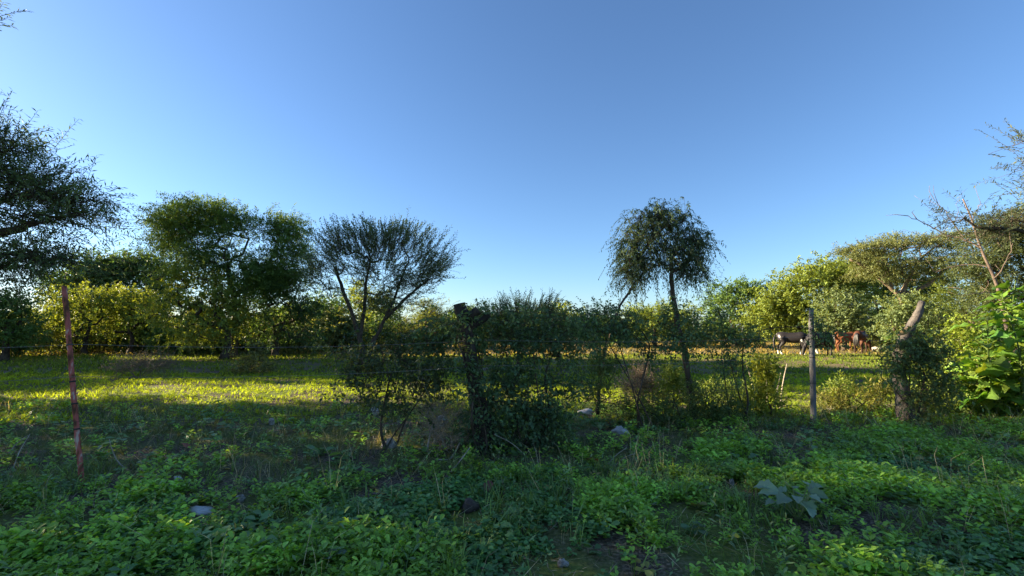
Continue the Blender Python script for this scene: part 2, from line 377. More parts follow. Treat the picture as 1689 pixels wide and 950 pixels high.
ptree('thorn_tree', 'open thorny tree with spreading bare-looking branches behind the vine tangle', 21.7, 597, [(596, 570), (585, 530), (565, 477), (552, 440)],
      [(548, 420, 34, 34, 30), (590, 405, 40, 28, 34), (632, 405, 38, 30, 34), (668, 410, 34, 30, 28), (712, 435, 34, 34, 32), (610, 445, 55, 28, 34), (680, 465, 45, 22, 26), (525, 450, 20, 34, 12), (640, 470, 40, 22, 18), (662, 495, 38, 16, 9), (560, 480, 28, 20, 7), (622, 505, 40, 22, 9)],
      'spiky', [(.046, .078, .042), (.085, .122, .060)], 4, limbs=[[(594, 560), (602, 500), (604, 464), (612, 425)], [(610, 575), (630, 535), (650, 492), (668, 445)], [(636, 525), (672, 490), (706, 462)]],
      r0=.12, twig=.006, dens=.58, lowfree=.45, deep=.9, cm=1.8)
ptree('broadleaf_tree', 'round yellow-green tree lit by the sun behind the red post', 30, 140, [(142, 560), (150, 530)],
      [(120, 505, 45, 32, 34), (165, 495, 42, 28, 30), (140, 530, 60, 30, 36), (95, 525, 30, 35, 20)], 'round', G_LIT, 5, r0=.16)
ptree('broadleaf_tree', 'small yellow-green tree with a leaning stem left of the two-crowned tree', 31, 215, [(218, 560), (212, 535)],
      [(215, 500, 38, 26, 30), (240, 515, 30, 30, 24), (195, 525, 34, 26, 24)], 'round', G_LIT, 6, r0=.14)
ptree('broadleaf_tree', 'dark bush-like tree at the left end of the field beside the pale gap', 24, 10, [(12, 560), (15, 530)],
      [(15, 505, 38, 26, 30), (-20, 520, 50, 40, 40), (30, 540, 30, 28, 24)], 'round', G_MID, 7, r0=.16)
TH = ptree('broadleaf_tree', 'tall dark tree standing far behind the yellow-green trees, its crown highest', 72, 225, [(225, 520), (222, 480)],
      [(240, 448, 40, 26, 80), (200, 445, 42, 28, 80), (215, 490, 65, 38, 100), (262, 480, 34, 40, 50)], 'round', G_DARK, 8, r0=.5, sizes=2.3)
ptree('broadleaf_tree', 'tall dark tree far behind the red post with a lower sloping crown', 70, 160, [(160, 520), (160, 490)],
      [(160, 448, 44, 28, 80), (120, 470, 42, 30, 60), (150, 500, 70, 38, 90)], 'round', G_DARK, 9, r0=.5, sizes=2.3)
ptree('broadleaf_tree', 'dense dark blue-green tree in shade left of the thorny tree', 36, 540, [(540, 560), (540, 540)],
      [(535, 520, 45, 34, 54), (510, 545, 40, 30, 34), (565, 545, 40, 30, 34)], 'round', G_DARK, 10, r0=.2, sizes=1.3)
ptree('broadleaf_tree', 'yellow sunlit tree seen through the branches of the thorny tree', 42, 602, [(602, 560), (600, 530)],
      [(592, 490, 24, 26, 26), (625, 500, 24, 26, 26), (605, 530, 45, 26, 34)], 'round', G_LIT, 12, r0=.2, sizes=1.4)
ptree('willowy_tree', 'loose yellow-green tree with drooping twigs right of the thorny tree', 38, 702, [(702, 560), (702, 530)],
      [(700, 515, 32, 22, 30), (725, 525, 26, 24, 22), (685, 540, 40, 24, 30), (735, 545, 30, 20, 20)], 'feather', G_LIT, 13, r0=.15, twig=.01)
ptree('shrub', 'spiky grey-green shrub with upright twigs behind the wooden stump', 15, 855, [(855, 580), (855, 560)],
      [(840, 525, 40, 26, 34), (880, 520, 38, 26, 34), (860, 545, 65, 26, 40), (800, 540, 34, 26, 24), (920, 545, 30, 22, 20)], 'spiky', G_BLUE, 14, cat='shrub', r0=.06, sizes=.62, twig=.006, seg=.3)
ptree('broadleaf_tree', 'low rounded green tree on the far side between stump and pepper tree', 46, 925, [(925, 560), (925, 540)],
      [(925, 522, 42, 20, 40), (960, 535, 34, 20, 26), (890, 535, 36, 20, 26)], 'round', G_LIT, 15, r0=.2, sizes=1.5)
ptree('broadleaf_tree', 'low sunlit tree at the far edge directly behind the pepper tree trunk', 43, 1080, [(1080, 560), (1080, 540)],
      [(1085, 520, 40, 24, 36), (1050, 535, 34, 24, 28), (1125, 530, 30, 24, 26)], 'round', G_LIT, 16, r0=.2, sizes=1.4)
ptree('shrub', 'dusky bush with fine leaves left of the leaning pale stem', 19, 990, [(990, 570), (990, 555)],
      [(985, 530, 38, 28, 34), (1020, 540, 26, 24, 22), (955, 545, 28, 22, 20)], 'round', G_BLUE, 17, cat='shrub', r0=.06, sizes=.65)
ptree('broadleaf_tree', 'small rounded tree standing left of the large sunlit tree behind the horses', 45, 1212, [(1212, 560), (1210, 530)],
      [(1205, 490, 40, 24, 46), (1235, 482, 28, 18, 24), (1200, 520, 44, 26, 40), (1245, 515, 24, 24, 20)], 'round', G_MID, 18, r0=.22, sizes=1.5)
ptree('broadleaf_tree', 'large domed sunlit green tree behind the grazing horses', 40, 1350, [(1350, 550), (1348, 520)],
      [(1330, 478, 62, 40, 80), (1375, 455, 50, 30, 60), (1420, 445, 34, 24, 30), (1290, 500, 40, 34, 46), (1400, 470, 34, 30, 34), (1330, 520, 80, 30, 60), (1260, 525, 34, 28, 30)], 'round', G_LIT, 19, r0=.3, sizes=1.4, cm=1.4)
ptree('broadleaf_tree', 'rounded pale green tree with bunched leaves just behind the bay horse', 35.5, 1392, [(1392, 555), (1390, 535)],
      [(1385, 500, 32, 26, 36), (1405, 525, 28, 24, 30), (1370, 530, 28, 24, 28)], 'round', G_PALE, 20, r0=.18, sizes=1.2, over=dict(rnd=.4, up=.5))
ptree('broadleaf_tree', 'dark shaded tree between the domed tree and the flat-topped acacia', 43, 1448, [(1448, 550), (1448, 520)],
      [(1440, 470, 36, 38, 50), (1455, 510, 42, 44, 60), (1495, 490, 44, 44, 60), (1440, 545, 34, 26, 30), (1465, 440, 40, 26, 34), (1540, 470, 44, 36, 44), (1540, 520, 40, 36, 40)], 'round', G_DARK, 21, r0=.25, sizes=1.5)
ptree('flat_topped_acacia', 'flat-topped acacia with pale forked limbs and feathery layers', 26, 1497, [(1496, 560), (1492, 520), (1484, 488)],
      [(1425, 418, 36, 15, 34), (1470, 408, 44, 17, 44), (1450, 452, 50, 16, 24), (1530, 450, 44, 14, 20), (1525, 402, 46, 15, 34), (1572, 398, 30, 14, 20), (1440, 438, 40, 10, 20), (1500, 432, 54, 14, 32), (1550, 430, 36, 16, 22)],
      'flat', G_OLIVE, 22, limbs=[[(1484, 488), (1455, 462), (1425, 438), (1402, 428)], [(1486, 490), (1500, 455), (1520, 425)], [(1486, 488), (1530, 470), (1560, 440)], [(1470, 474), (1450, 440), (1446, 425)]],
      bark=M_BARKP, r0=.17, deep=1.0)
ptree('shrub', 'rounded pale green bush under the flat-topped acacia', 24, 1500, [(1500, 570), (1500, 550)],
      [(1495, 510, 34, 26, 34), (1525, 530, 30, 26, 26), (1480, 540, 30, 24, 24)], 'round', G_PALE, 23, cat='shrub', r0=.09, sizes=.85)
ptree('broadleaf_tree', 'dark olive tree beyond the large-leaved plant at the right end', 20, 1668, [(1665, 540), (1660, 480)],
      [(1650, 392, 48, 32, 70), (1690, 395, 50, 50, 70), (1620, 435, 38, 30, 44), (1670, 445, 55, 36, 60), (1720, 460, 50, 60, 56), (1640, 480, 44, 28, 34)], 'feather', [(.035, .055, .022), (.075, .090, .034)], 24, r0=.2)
ptree('shrub', 'tall feathery yellow-green bush right of the crooked trunk', 27, 1585, [(1585, 560), (1585, 540)],
      [(1570, 500, 34, 30, 36), (1610, 492, 36, 32, 40), (1590, 540, 55, 24, 36), (1645, 505, 34, 40, 36), (1560, 470, 24, 18, 12)], 'feather', G_LIT, 25, cat='shrub', r0=.08, sizes=.9, over=dict(up=.8, rnd=.3, droop=.1))

# the near trees: the one reaching in from the left, the pepper tree, a thin one from the right
bl = np.array([-7.2, 5.5, float(gz(-7.2, 5.5))]); rs = np.random.default_rng(31)
cl = np.concatenate([lobe_pts([(-60, 275, 70, 50, 34), (5, 245, 40, 18, 18), (20, 300, 50, 22, 22), (75, 322, 44, 12, 18), (120, 330, 26, 10, 9), (70, 358, 50, 14, 18), (-10, 335, 50, 30, 22), (130, 355, 16, 6, 3)], 5.6, rs, .5),
                     lobe_pts([(40, 420, 40, 16, 18), (90, 430, 34, 12, 12), (-10, 440, 36, 24, 14), (-70, 400, 60, 60, 34), (-130, 300, 80, 110, 50), (-90, 190, 60, 24, 12)], 5.5, rs, .5),
                     np.array([at(-85, 44, 5.2), at(-50, 41, 5.2), at(-28, 39, 5.2), at(-45, 168, 5.5)])])
plant('mesquite_tree', 'dark feathery tree whose layered boughs hang over the red post', 'tree', bl,
      [[bl, bl + [.05, 0, 1.0], bl + [-.05, .05, 1.9], bl + [.15, .05, 2.9]], [bl + [-.03, .03, 1.6], at(-60, 412, 5.55), at(0, 386, 5.6), at(58, 368, 5.6)], [bl + [0, .05, 2.2], at(-90, 260, 5.5), at(-90, 120, 5.3), at(-70, 46, 5.2)]],
      cl, 'mesquite', [(.048, .082, .042), (.090, .130, .055)], r0=.10, seed=31, seg=.3, twig=.0035, dens=.66)
bpt = gp(1145, 693); Yp = bpt[1]; rs = np.random.default_rng(32)
cl = lobe_pts([(1052, 380, 30, 28, 30), (1080, 358, 28, 16, 22), (1112, 372, 34, 24, 28), (1140, 395, 26, 26, 24), (1158, 400, 14, 16, 10), (1026, 405, 16, 24, 14), (1080, 405, 34, 18, 16), (1142, 352, 7, 8, 3), (1125, 425, 30, 18, 12), (1022, 432, 12, 24, 12), (1045, 425, 16, 18, 10), (1158, 430, 14, 24, 12), (1135, 445, 16, 16, 8), (1062, 432, 22, 18, 12), (1095, 425, 20, 16, 10), (1150, 452, 14, 14, 7), (1030, 448, 14, 14, 8)], Yp, rs, .8)
cl = cl[np.random.default_rng(5).random(len(cl)) < .62]; xc = at(1094, 400, Yp)[0]; cl[:, 0] = xc + (cl[:, 0] - xc) * .82
plant('pepper_tree', 'pepper tree with drooping foliage over a slim trunk and a leaning stem', 'tree', bpt,
      [[bpt, at(1138, 640, Yp), at(1128, 580, Yp), at(1117, 530, Yp), at(1109, 475, Yp), at(1107, 432, Yp)], [at(985, 690, Yp - .05), at(990, 620, Yp), at(1003, 550, Yp), at(1030, 493, Yp), at(1060, 452, Yp), at(1098, 432, Yp)]],
      cl, 'droop', [(.036, .066, .036), (.068, .105, .052)], r0=.058, seed=32, seg=.22, twig=.0025, lowfree=.72, dens=.85, rough=.25, limbr=.42)
br = np.array([9.9, 7.2, float(gz(9.9, 7.2))]); rs = np.random.default_rng(33)
cl = np.concatenate([lobe_pts([(1695, 280, 18, 22, 4), (1715, 240, 30, 20, 5), (1750, 330, 50, 60, 22)], 7.2, rs, .6), lobe_pts([(1640, 375, 46, 9, 9), (1690, 365, 34, 10, 8), (1585, 362, 20, 7, 3)], 7.3, rs, .5)])
plant('mesquite_tree', 'sparse thin-leaved tree reaching its dark bough over the large-leaved plant', 'tree', br,
      [[br, br + [0, 0, 1.2], br + [-.1, 0, 2.2], br + [.1, 0, 3.2]], [br + [-.06, 0, 1.9], at(1760, 392, 7.2), at(1689, 381, 7.3), at(1610, 375, 7.3)]],
      cl, 'mesquite', [(.045, .06, .034), (.08, .095, .05)], r0=.08, seed=33, seg=.3, twig=.003, dens=.6, limbr=.5)

# leafless tree: bare forked limbs
bd = at(1668, 560, 12.5); bd[2] = float(gz(bd[0], bd[1])); t0 = thing('dead_tree', 'leafless reddish-brown dead tree with bare forked branches', 'tree', tuple(bd))
mb = MB(); rs = np.random.default_rng(41)
def limb(pp, r, Y):
    P = spline([at(x, y, Y + dy) for x, y, dy in pp], 4); P = P + rs.normal(size=P.shape) * .012; v, t_ = sweep(P, np.linspace(r * .65, r * .2, len(P)), 6, .12, rs); mb.add(v, t_)
    for k in range(2, len(P), 2):
        q0 = P[k]; q1 = q0 + rs.normal(size=3) * [.16, .12, .10] + [-.05, 0, .12]; q2 = q1 + (q1 - q0) * .6 + rs.normal(size=3) * .06
        v, t_ = sweep(np.array([q0, q1, q2]), [r * .3, r * .2, .003], 5); mb.add(v, t_)
P = spline(np.array([bd - [0, 0, .1], at(1660, 540, 12.5), at(1644, 470, 12.5), at(1618, 410, 12.5), at(1602, 360, 12.5), at(1588, 328, 12.5)]), 5)
v, t_ = sweep(P, np.linspace(.055, .012, len(P)), 8, .1, rs); mb.add(v, t_)
for pp, r in [([(1618, 410, 0), (1590, 395, .2), (1555, 385, .4), (1524, 368, .5), (1498, 357, .5)], .04), ([(1590, 395, .2), (1572, 368, .3), (1556, 345, .3), (1542, 330, .2)], .025), ([(1604, 365, 0), (1612, 345, -.3), (1618, 336, -.4)], .018), ([(1640, 462, 0), (1660, 430, -.4), (1672, 400, -.6)], .03),
              ([(1632, 440, 0), (1600, 436, .3), (1570, 440, .5), (1540, 448, .6)], .025), ([(1556, 345, .3), (1548, 350, .5), (1530, 342, .6)], .012), ([(1555, 385, .4), (1540, 392, .6), (1520, 398, .7)], .014), ([(1572, 368, .3), (1580, 350, .1), (1576, 338, 0)], .012), ([(1612, 395, 0), (1628, 380, -.2), (1640, 360, -.3)], .02), ([(1650, 490, 0), (1625, 482, -.3), (1590, 488, -.5)], .022)]:
    limb(pp, r, 12.5)
mb.build('trunk', M_DEAD, t0, True, loc=bd)

# trees left of the picture, which keep the near ground in shade
rs = np.random.default_rng(51)
SH = []
for k, (x, y, h, r, lab) in enumerate([(-16.8, 5.6, 8.8, 3.0, 'tall dense tree beyond the mesquite with low skirts of leaves'),
                                       (-18.6, 10.6, 12.8, 2.6, 'tallest dense tree of the row beyond the mesquite, beside the sunny gap')]):
    b = np.array([x, y, float(gz(x, y))])
    u_ = norm(rs.normal(size=(280, 3))) * (rs.random((280, 1)) ** .4); cl = b + np.array([0, 0, h * .52]) + u_ * np.array([r, r, h * .47]); cl = cl[cl[:, 2] > .25]
    SH.append(plant('broadleaf_tree', lab, 'tree', b, [[b, b + [0, 0, h * .2], b + [.1, 0, h * .5], b + [0, .1, h * .75]]], cl, 'round', G_MID, r0=.22, seed=60 + k, sizes=1.4))

for k, (x, y, lab) in enumerate([(-42, 24.2, 'very tall unseen tree added to shade the mid field, nearer the fence'), (-43.5, 25.9, 'very tall unseen tree added to shade the mid field, further from the fence')]):  # stretched copies out of view, added to cast shade across the mid field
    copy_tree(SH[1], (x, y, 0), 1.0 + k * 2, 1.5, lab).scale = (1.55, 1.55, 1.75)
copy_tree(TE, (-36.5, 18.9, 0), 2.2, .85, 'unseen feathery two-crowned tree added to dapple the sunlit strip of field')  # added out of view so its shadow breaks up the sunlit strip
# the wood closing the far side
far_lab = 'green tree in the distant line along the far side of the field'
proto = []
for k, c in enumerate((G_MID, G_LIT, G_DARK)):
    b = np.array([0, 0, 0.]); rs = np.random.default_rng(70 + k)
    u_ = norm(rs.normal(size=(150, 3))) * (rs.random((150, 1)) ** .42); cl = np.array([0, 0, 3.0]) + u_ * np.array([3.4, 3.0, 2.5]); cl = cl[cl[:, 2] > .2]
    proto.append(plant('distant_tree', far_lab, 'tree', b, [[b, b + [0, 0, 1.2], b + [.1, 0, 2.6]]], cl, 'round', c, r0=.2, seed=70 + k, sizes=1.7, group='distant trees along the far side'))
rs = np.random.default_rng(75); xs = np.linspace(-84, 78, 44)
for k, x in enumerate(xs):
    y = 54 + rs.random() * 16; s = .62 + .3 * rs.random(); x = x + rs.normal() * 1.2
    if x < -30: s *= 1.1; y += 6
    o = proto[k % 3]
    if k < 3: o.location = (x, y, 0); o.rotation_euler = (0, 0, rs.random() * 6); o.scale = (s,) * 3
    else: copy_tree(o, (x, y, 0), rs.random() * 6.3, s)

rs = np.random.default_rng(77); b = np.array([0, 0, 0.]); low = []
for k, c in enumerate((G_DARK, G_OLIVE, G_MID)):
    u_ = norm(rs.normal(size=(60, 3))) * (rs.random((60, 1)) ** .42); cl = np.array([0, 0, .75]) + u_ * np.array([1.5, 1.1, .75]); cl = cl[cl[:, 2] > .1]
    low.append(plant('bush', 'low leafy bush in the undergrowth along the field edge', 'bush', b, [[b, b + [0, 0, .3], b + [.05, 0, .7]]], cl, 'round', c, r0=.05, seed=80 + k, sizes=.9, group='low bushes in the undergrowth along the field edge', seg=.3))
spots = [(px, Y) for px, Y in zip([-10, 35, 85, 110, 165, 190, 235, 262, 290, 320, 345, 415, 440, 470, 495, 520, 560, 590, 625, 655, 680, 720, 760, 800, 860, 980, 1020, 1140, 1170, 1230, 1450, 1475, 1530, 1560, 1600, 1640, 1680], [27, 29, 33, 36, 34, 38, 33, 36, 30, 33, 30, 31, 33, 31, 34, 38, 36, 41, 39, 43, 41, 42, 45, 44, 43, 46, 42, 45, 47, 46, 40, 36, 30, 32, 28, 26, 24])]
for k, (px, Y) in enumerate(spots):
    o = low[k % 3]; x = at(px, 560, Y)[0]; z = float(gz(x, Y)); s_ = (.75 + .6 * rs.random()) * (1.35 if px < 600 else 1.1); a_ = rs.random() * 6.3
    if k < 3: o.location = (x, Y, z); o.rotation_euler = (0, 0, a_); o.scale = (s_,) * 3
    else: copy_tree(o, (x, Y, z), a_, s_)

# ------------------------------------------------------------------ fence posts and wires
FL = gp(135, 803); FS = gp(797, 748); FG = gp(1341, 694); FR = gp(1494, 694)
lean = at(106, 472, FL[1]) - FL
red = thing('fence_post', 'leaning red steel pipe post with flaking paint and rust', 'fence post', tuple(FL)); rs = np.random.default_rng(81)
P = np.array([FL + lean * t for t in np.linspace(-.04, 1, 16)]) + rs.normal(size=(16, 3)) * .002
v, t_ = sweep(P, .023, 12, .06, rs); MB().add(v, t_).build('pipe', M_RED, red, True, loc=FL)
for tz in (.28, .405, .515, .70):
    c = FL + lean * tz; q = [c + norm(lean) * dz for dz in (-.008, .008)]
    v, t_ = sweep(np.array(q), .028, 10); MB().add(v, t_).build('wire_tie', M_HOOK, red, True, loc=FL)
stump = thing('tree_stump', 'dark old wooden trunk with knobby broken top wrapped in vines', 'stump', tuple(FS)); Y = FS[1]
P = spline([FS - [0, 0, .15], at(795, 700, Y), at(786, 650, Y), at(777, 600, Y), at(770, 550, Y), at(765, 520, Y)], 5)
v, t_ = sweep(P, np.interp(np.arange(len(P)), [0, 6, 14, len(P) - 1], [.155, .115, .095, .062]), 12, .22, rs)
mb = MB().add(v, t_)
for pts, r in (([(766, 528), (760, 512), (757, 501)], .085), ([(768, 530), (780, 518), (789, 511)], .06), ([(772, 540), (795, 528), (806, 518)], .045)):
    v, t_ = sweep(spline([at(x, y, Y) for x, y in pts], 3), r, 9, .2, rs); mb.add(v, t_)
mb.build('trunk', noise_mat('dark_bark', [(.3, (.016, .013, .011)), (.7, (.065, .055, .045))], 12, .95, 1.0, 26, stretch=(1, 1, .35)), stump, True, loc=FS)
grey = thing('fence_post', 'straight grey weathered fence post in front of the black horses', 'fence post', tuple(FG))
P = spline([FG - [0, 0, .1], at(1341, 640, FG[1]), at(1339, 570, FG[1]), at(1338, 508, FG[1])], 5)
v, t_ = sweep(P, np.linspace(.050, .042, len(P)), 9, .16, rs); MB().add(v, t_).build('post', M_POST, grey, True, loc=FG)
for z in (.70, 1.15, 1.48, 1.87):
    c = np.array([np.interp(FG[2] + z, P[:, 2], P[:, k]) for k in range(2)] + [FG[2] + z]); v, t_ = sweep(np.array([c - [0, 0, .006], c + [0, 0, .006]]), .053, 10); MB().add(v, t_).build('wire_tie', M_HOOK, grey, True, loc=FG)
crook = thing('tree_stump', 'crooked trunk post bending right with a pale cut scar', 'stump', tuple(FR)); Y = FR[1]
P = spline([FR - [0, 0, .15], at(1490, 655, Y), at(1482, 610, Y), at(1487, 570, Y), at(1503, 540, Y), at(1515, 515, Y), at(1521, 497, Y)], 5)
v, t_ = sweep(P, np.interp(np.arange(len(P)), [0, 8, 18, len(P) - 1], [.15, .10, .085, .045]), 12, .13, rs); MB().add(v, t_).build('trunk', noise_mat('grey_bark', [(.3, (.06, .05, .045)), (.7, (.17, .15, .135))], 8, .95, .9, 24, stretch=(1, 1, .4)), crook, True, loc=FR)
ctr = crook.children[0]
v, t_ = sweep(spline([at(1480, 553, Y - .08), at(1494, 546, Y - .12), at(1506, 538, Y - .1)], 3), [.02, .03, .04, .045, .04, .03, .02], 8, .1, rs); MB().add(v, t_).build('cut_scar', M_CUT, ctr, True, loc=FR)
def pole(x, y, lab):
    b = np.array([x, y, float(gz(x, y))]); o = thing('fence_post', lab, 'fence post', tuple(b))
    v, t_ = sweep(np.array([b - [0, 0, .1], b + [0, 0, 1], b + [.02, 0, 2]]), .055, 9, .1, rs); MB().add(v, t_).build('post', M_POST, o, True, loc=b); return b
PL = pole(-8.9, 3.2, 'grey wooden post where the wires end beside the mesquite trunk'); PR = pole(13.2, 9.6, 'grey wooden post where the wires end beyond the large-leaved plant')
def wire(zs, pts, lab, mat):
    P = []
    for (a_, b_), (z0, z1) in zip(zip(pts[:-1], pts[1:]), zip(zs[:-1], zs[1:])):
        for t in np.linspace(0, 1, 14)[:-1]:
            q_ = a_ * (1 - t) + b_ * t; sag = .06 * 4 * t * (1 - t); P.append([q_[0], q_[1] - .0, z0 * (1 - t) + z1 * t - sag])
    P.append([*pts[-1][:2], zs[-1]]); P = np.array(P)
    v, t_ = sweep(P, .0021, 5); mb = MB().add(v, t_)
    seglen = np.linalg.norm(np.diff(P, axis=0), axis=1); cum = np.r_[0, np.cumsum(seglen)]
    for s in np.arange(.1, cum[-1], .13):
        c = np.array([np.interp(s, cum, P[:, k]) for k in range(3)]); d = rs.normal(size=3) * .012
        for sg in (1, -1):
            e1 = rs.normal(size=3) * .002; mb.add([c - e1, c + e1, c + sg * d], [[0, 1, 2]])
    tag(mb.build('barbed_wire', mat, None, True), lab, 'wire', 'barbed wire strands of the fence')
def onl(t): return FL + lean * t
fs = lambda k: FS + np.array([-.02, -.15, 0]); fg = FG + np.array([0, -.065, 0]); fr = FR + np.array([0, -.16, 0]); fl = FL + np.array([-.08, -.04, 0])
for z, lab, lo in ((1.84, 'top strand of rusty barbed wire, from the vine-wrapped stump to the right', 1), (1.45, 'second strand of barbed wire, near the top of the red post', 0), (1.12, 'third strand of barbed wire, around the middle of the red post', 0), (.66, 'lowest strand of barbed wire, just above the weeds', 0)):
    pts = [PL, fl, fs(0), fg, fr, PR]; zs = [z, z, z + .02, z + .04, z, z]
    if lo: pts = pts[2:]; zs = zs[2:]
    wire(zs, pts, lab, M_WIRE if z in (1.12, 1.45) else M_RUSTW)

# ------------------------------------------------------------------ vines and shrubs on the fence
def vine(name, label, Y, bpx, lobes, cols, seed, style='vine', cat='vine', stems=3, **kw):
    b = at(bpx, 560, Y); b[2] = float(gz(b[0], Y)); rs = np.random.default_rng(seed)
    cm = kw.pop('cm', 1.0); cl = lobe_pts([(*lb[:4], max(2, int(lb[4] * cm))) for lb in lobes], Y, rs, kw.pop('deep', .5)); cl = cl[cl[:, 2] > .05]
    c = cl.mean(0); paths = [[b, b * .7 + c * .3 + rs.normal(size=3) * .05, b * .3 + c * .7 + rs.normal(size=3) * .08, c]]
    for k in range(stems - 1):
        q_ = cl[rs.integers(len(cl))]; o = rs.normal(size=3) * .12; o[2] = 0; b2 = b + o; b2[2] = float(gz(b2[0], b2[1]))
        paths.append([b2, b2 * .6 + q_ * .4 + rs.normal(size=3) * .06, q_])
    return plant(name, label, cat, b, paths, cl, style, cols, seed=seed, parts=('stem', 'foliage'), r0=kw.pop('r0', .018), seg=.14, tip=.0025, lowfree=.2, **kw)
V_D = [(.040, .076, .038), (.080, .135, .058)]
vine('climbing_vine', 'dense dark vine heaped over the knobby stump top', 6.55, 800, [(745, 545, 50, 28, 60), (800, 540, 50, 26, 60), (850, 548, 55, 30, 60), (705, 560, 40, 26, 34), (780, 580, 70, 20, 40)], V_D, 201, twig=.002, dens=.5, cm=.62)
vine('climbing_vine', 'thin dark creeper clinging to the front of the old stump', 5.98, 790, [(775, 610, 24, 34, 20), (785, 665, 26, 36, 22), (795, 710, 26, 26, 18), (768, 545, 30, 22, 14)], V_D, 220, twig=.002, dens=.4, deep=.3)
vine('climbing_vine', 'leafy vine mass hanging right of the stump across the wires', 6.7, 900, [(890, 560, 50, 40, 60), (940, 570, 45, 40, 50), (880, 620, 60, 34, 55), (950, 530, 40, 20, 30), (930, 640, 45, 30, 30)], V_D, 202, twig=.002, dens=.36, cm=.85)
vine('shrub', 'dense green shrub at the foot of the stump', 6.3, 850, [(850, 690, 60, 40, 80), (900, 710, 50, 40, 60), (830, 640, 40, 40, 40), (790, 720, 40, 30, 40), (880, 745, 70, 20, 50)], V_D, 203, cat='shrub', dens=.62, twig=.002, sizes=1.1, cm=.75)
vine('climbing_vine', 'thin straggling vine on the wires left of the stump', 6.15, 640, [(640, 590, 60, 30, 40), (600, 620, 50, 40, 34), (690, 610, 45, 45, 46), (660, 660, 60, 34, 34), (560, 580, 34, 20, 10)], [(.03, .05, .025), (.06, .085, .035)], 204, twig=.002, dens=.5, cm=.7)
vine('climbing_vine', 'leafy vine threading the wires between leaning stem and pepper trunk', 7.6, 1050, [(1030, 540, 50, 26, 40), (1080, 560, 45, 34, 36), (985, 545, 34, 34, 34), (1130, 560, 34, 40, 34), (1110, 520, 34, 20, 18)], V_D, 205, twig=.002, dens=.5, cm=.75)
vine('climbing_vine', 'sparse vine sprays dangling from the wires left of the grey post', 8.1, 1220, [(1180, 560, 34, 30, 24), (1230, 555, 34, 24, 20), (1210, 600, 40, 24, 16), (1350, 545, 22, 20, 14), (1180, 520, 30, 12, 8)], V_D, 206, twig=.002, dens=.55)
vine('climbing_vine', 'dark vine wrapped around the crooked trunk post', 8.0, 1500, [(1500, 590, 30, 34, 44), (1530, 580, 34, 34, 44), (1545, 620, 36, 34, 40), (1475, 610, 20, 30, 18), (1520, 660, 40, 30, 30)], [(.05, .08, .03), (.09, .13, .05)], 207, twig=.002, dens=.6)
vine('climbing_vine', 'bright yellow-green vine column left of the large-leaved plant', 9.2, 1590, [(1585, 545, 10, 24, 14), (1588, 590, 14, 24, 18), (1592, 630, 20, 24, 20)], [(.10, .15, .02), (.17, .21, .03)], 208, over=dict(L=.06, W=.035))
vine('shrub', 'tangled sunlit undergrowth between the crooked trunk and the large-leaved plant', 9.0, 1570, [(1560, 650, 50, 30, 50), (1610, 660, 44, 26, 40), (1520, 670, 40, 20, 26)], G_LIT, 209, cat='shrub', over=dict(L=.06, W=.03))
vine('weed', 'bright yellow-green weed clump among cut canes', 8.9, 1262, [(1260, 620, 16, 24, 24), (1265, 655, 30, 22, 30), (1245, 672, 34, 14, 20)], [(.10, .14, .02), (.18, .20, .03)], 210, style='weed', cat='weed', stems=5, over=dict(L=.08, W=.03))
vine('dry_shrub', 'dry pinkish-brown dead shrub left of the pepper tree trunk', 9.3, 1066, [(1065, 625, 22, 22, 34), (1050, 645, 26, 18, 24), (1085, 650, 26, 18, 24)], [(.20, .155, .11), (.32, .25, .18)], 211, style='dry', cat='shrub', stems=6, leafmat=M_DRY, bark=M_DEAD, twig=.003)
vine('weed', 'green weed sprouting beside the dry pinkish-brown shrub', 9.0, 1106, [(1106, 630, 14, 20, 14), (1110, 655, 22, 20, 18)], G_LIT, 212, style='weed', cat='weed', stems=4, over=dict(L=.08, W=.03))
vine('shrub', 'dark weedy thicket at the foot of the pepper tree', 8.0, 1130, [(1080, 680, 60, 22, 50), (1160, 670, 50, 30, 50), (1190, 690, 40, 20, 30), (1040, 700, 40, 18, 26), (986, 645, 26, 36, 26), (1000, 600, 18, 26, 14)], [(.045, .075, .028), (.085, .125, .042)], 213, style='weed', cat='shrub', dens=1.2, stems=5)
vine('dry_shrub', 'low brownish dead bush in the field behind the red post', 15.5, 235, [(235, 602, 44, 10, 26), (270, 598, 26, 10, 12), (200, 608, 26, 8, 10)], [(.10, .09, .065), (.17, .15, .11)], 214, style='dry', cat='shrub', leafmat=M_DRY, bark=M_DEAD, twig=.004, sizes=1.6, stems=5)
vine('shrub', 'thin twiggy sapling in front of the two-crowned tree', 17, 410, [(405, 600, 22, 22, 26), (430, 585, 18, 22, 16), (440, 610, 20, 14, 12)], G_OLIVE, 215, cat='shrub', sizes=1.5, twig=.004, dens=.6, stems=4)
vine('weed', 'tall yellow-tipped weed beside the grey post', 9.4, 1388, [(1388, 650, 10, 26, 14), (1392, 670, 18, 14, 12)], G_LIT, 216, style='weed', cat='weed', stems=3, over=dict(L=.07))
vine('weed', 'sunlit scrubby weeds spreading between grey post and crooked trunk', 9.3, 1420, [(1420, 665, 50, 20, 44), (1370, 672, 34, 14, 24), (1450, 650, 24, 20, 16)], [(.10, .11, .025), (.17, .16, .04)], 217, style='weed', cat='weed', stems=5)
vine('weed', 'sunlit yellowish weeds left of the cut canes', 9.6, 1210, [(1200, 650, 34, 22, 30), (1225, 668, 24, 14, 18)], G_LIT, 218, style='weed', cat='weed', stems=5)
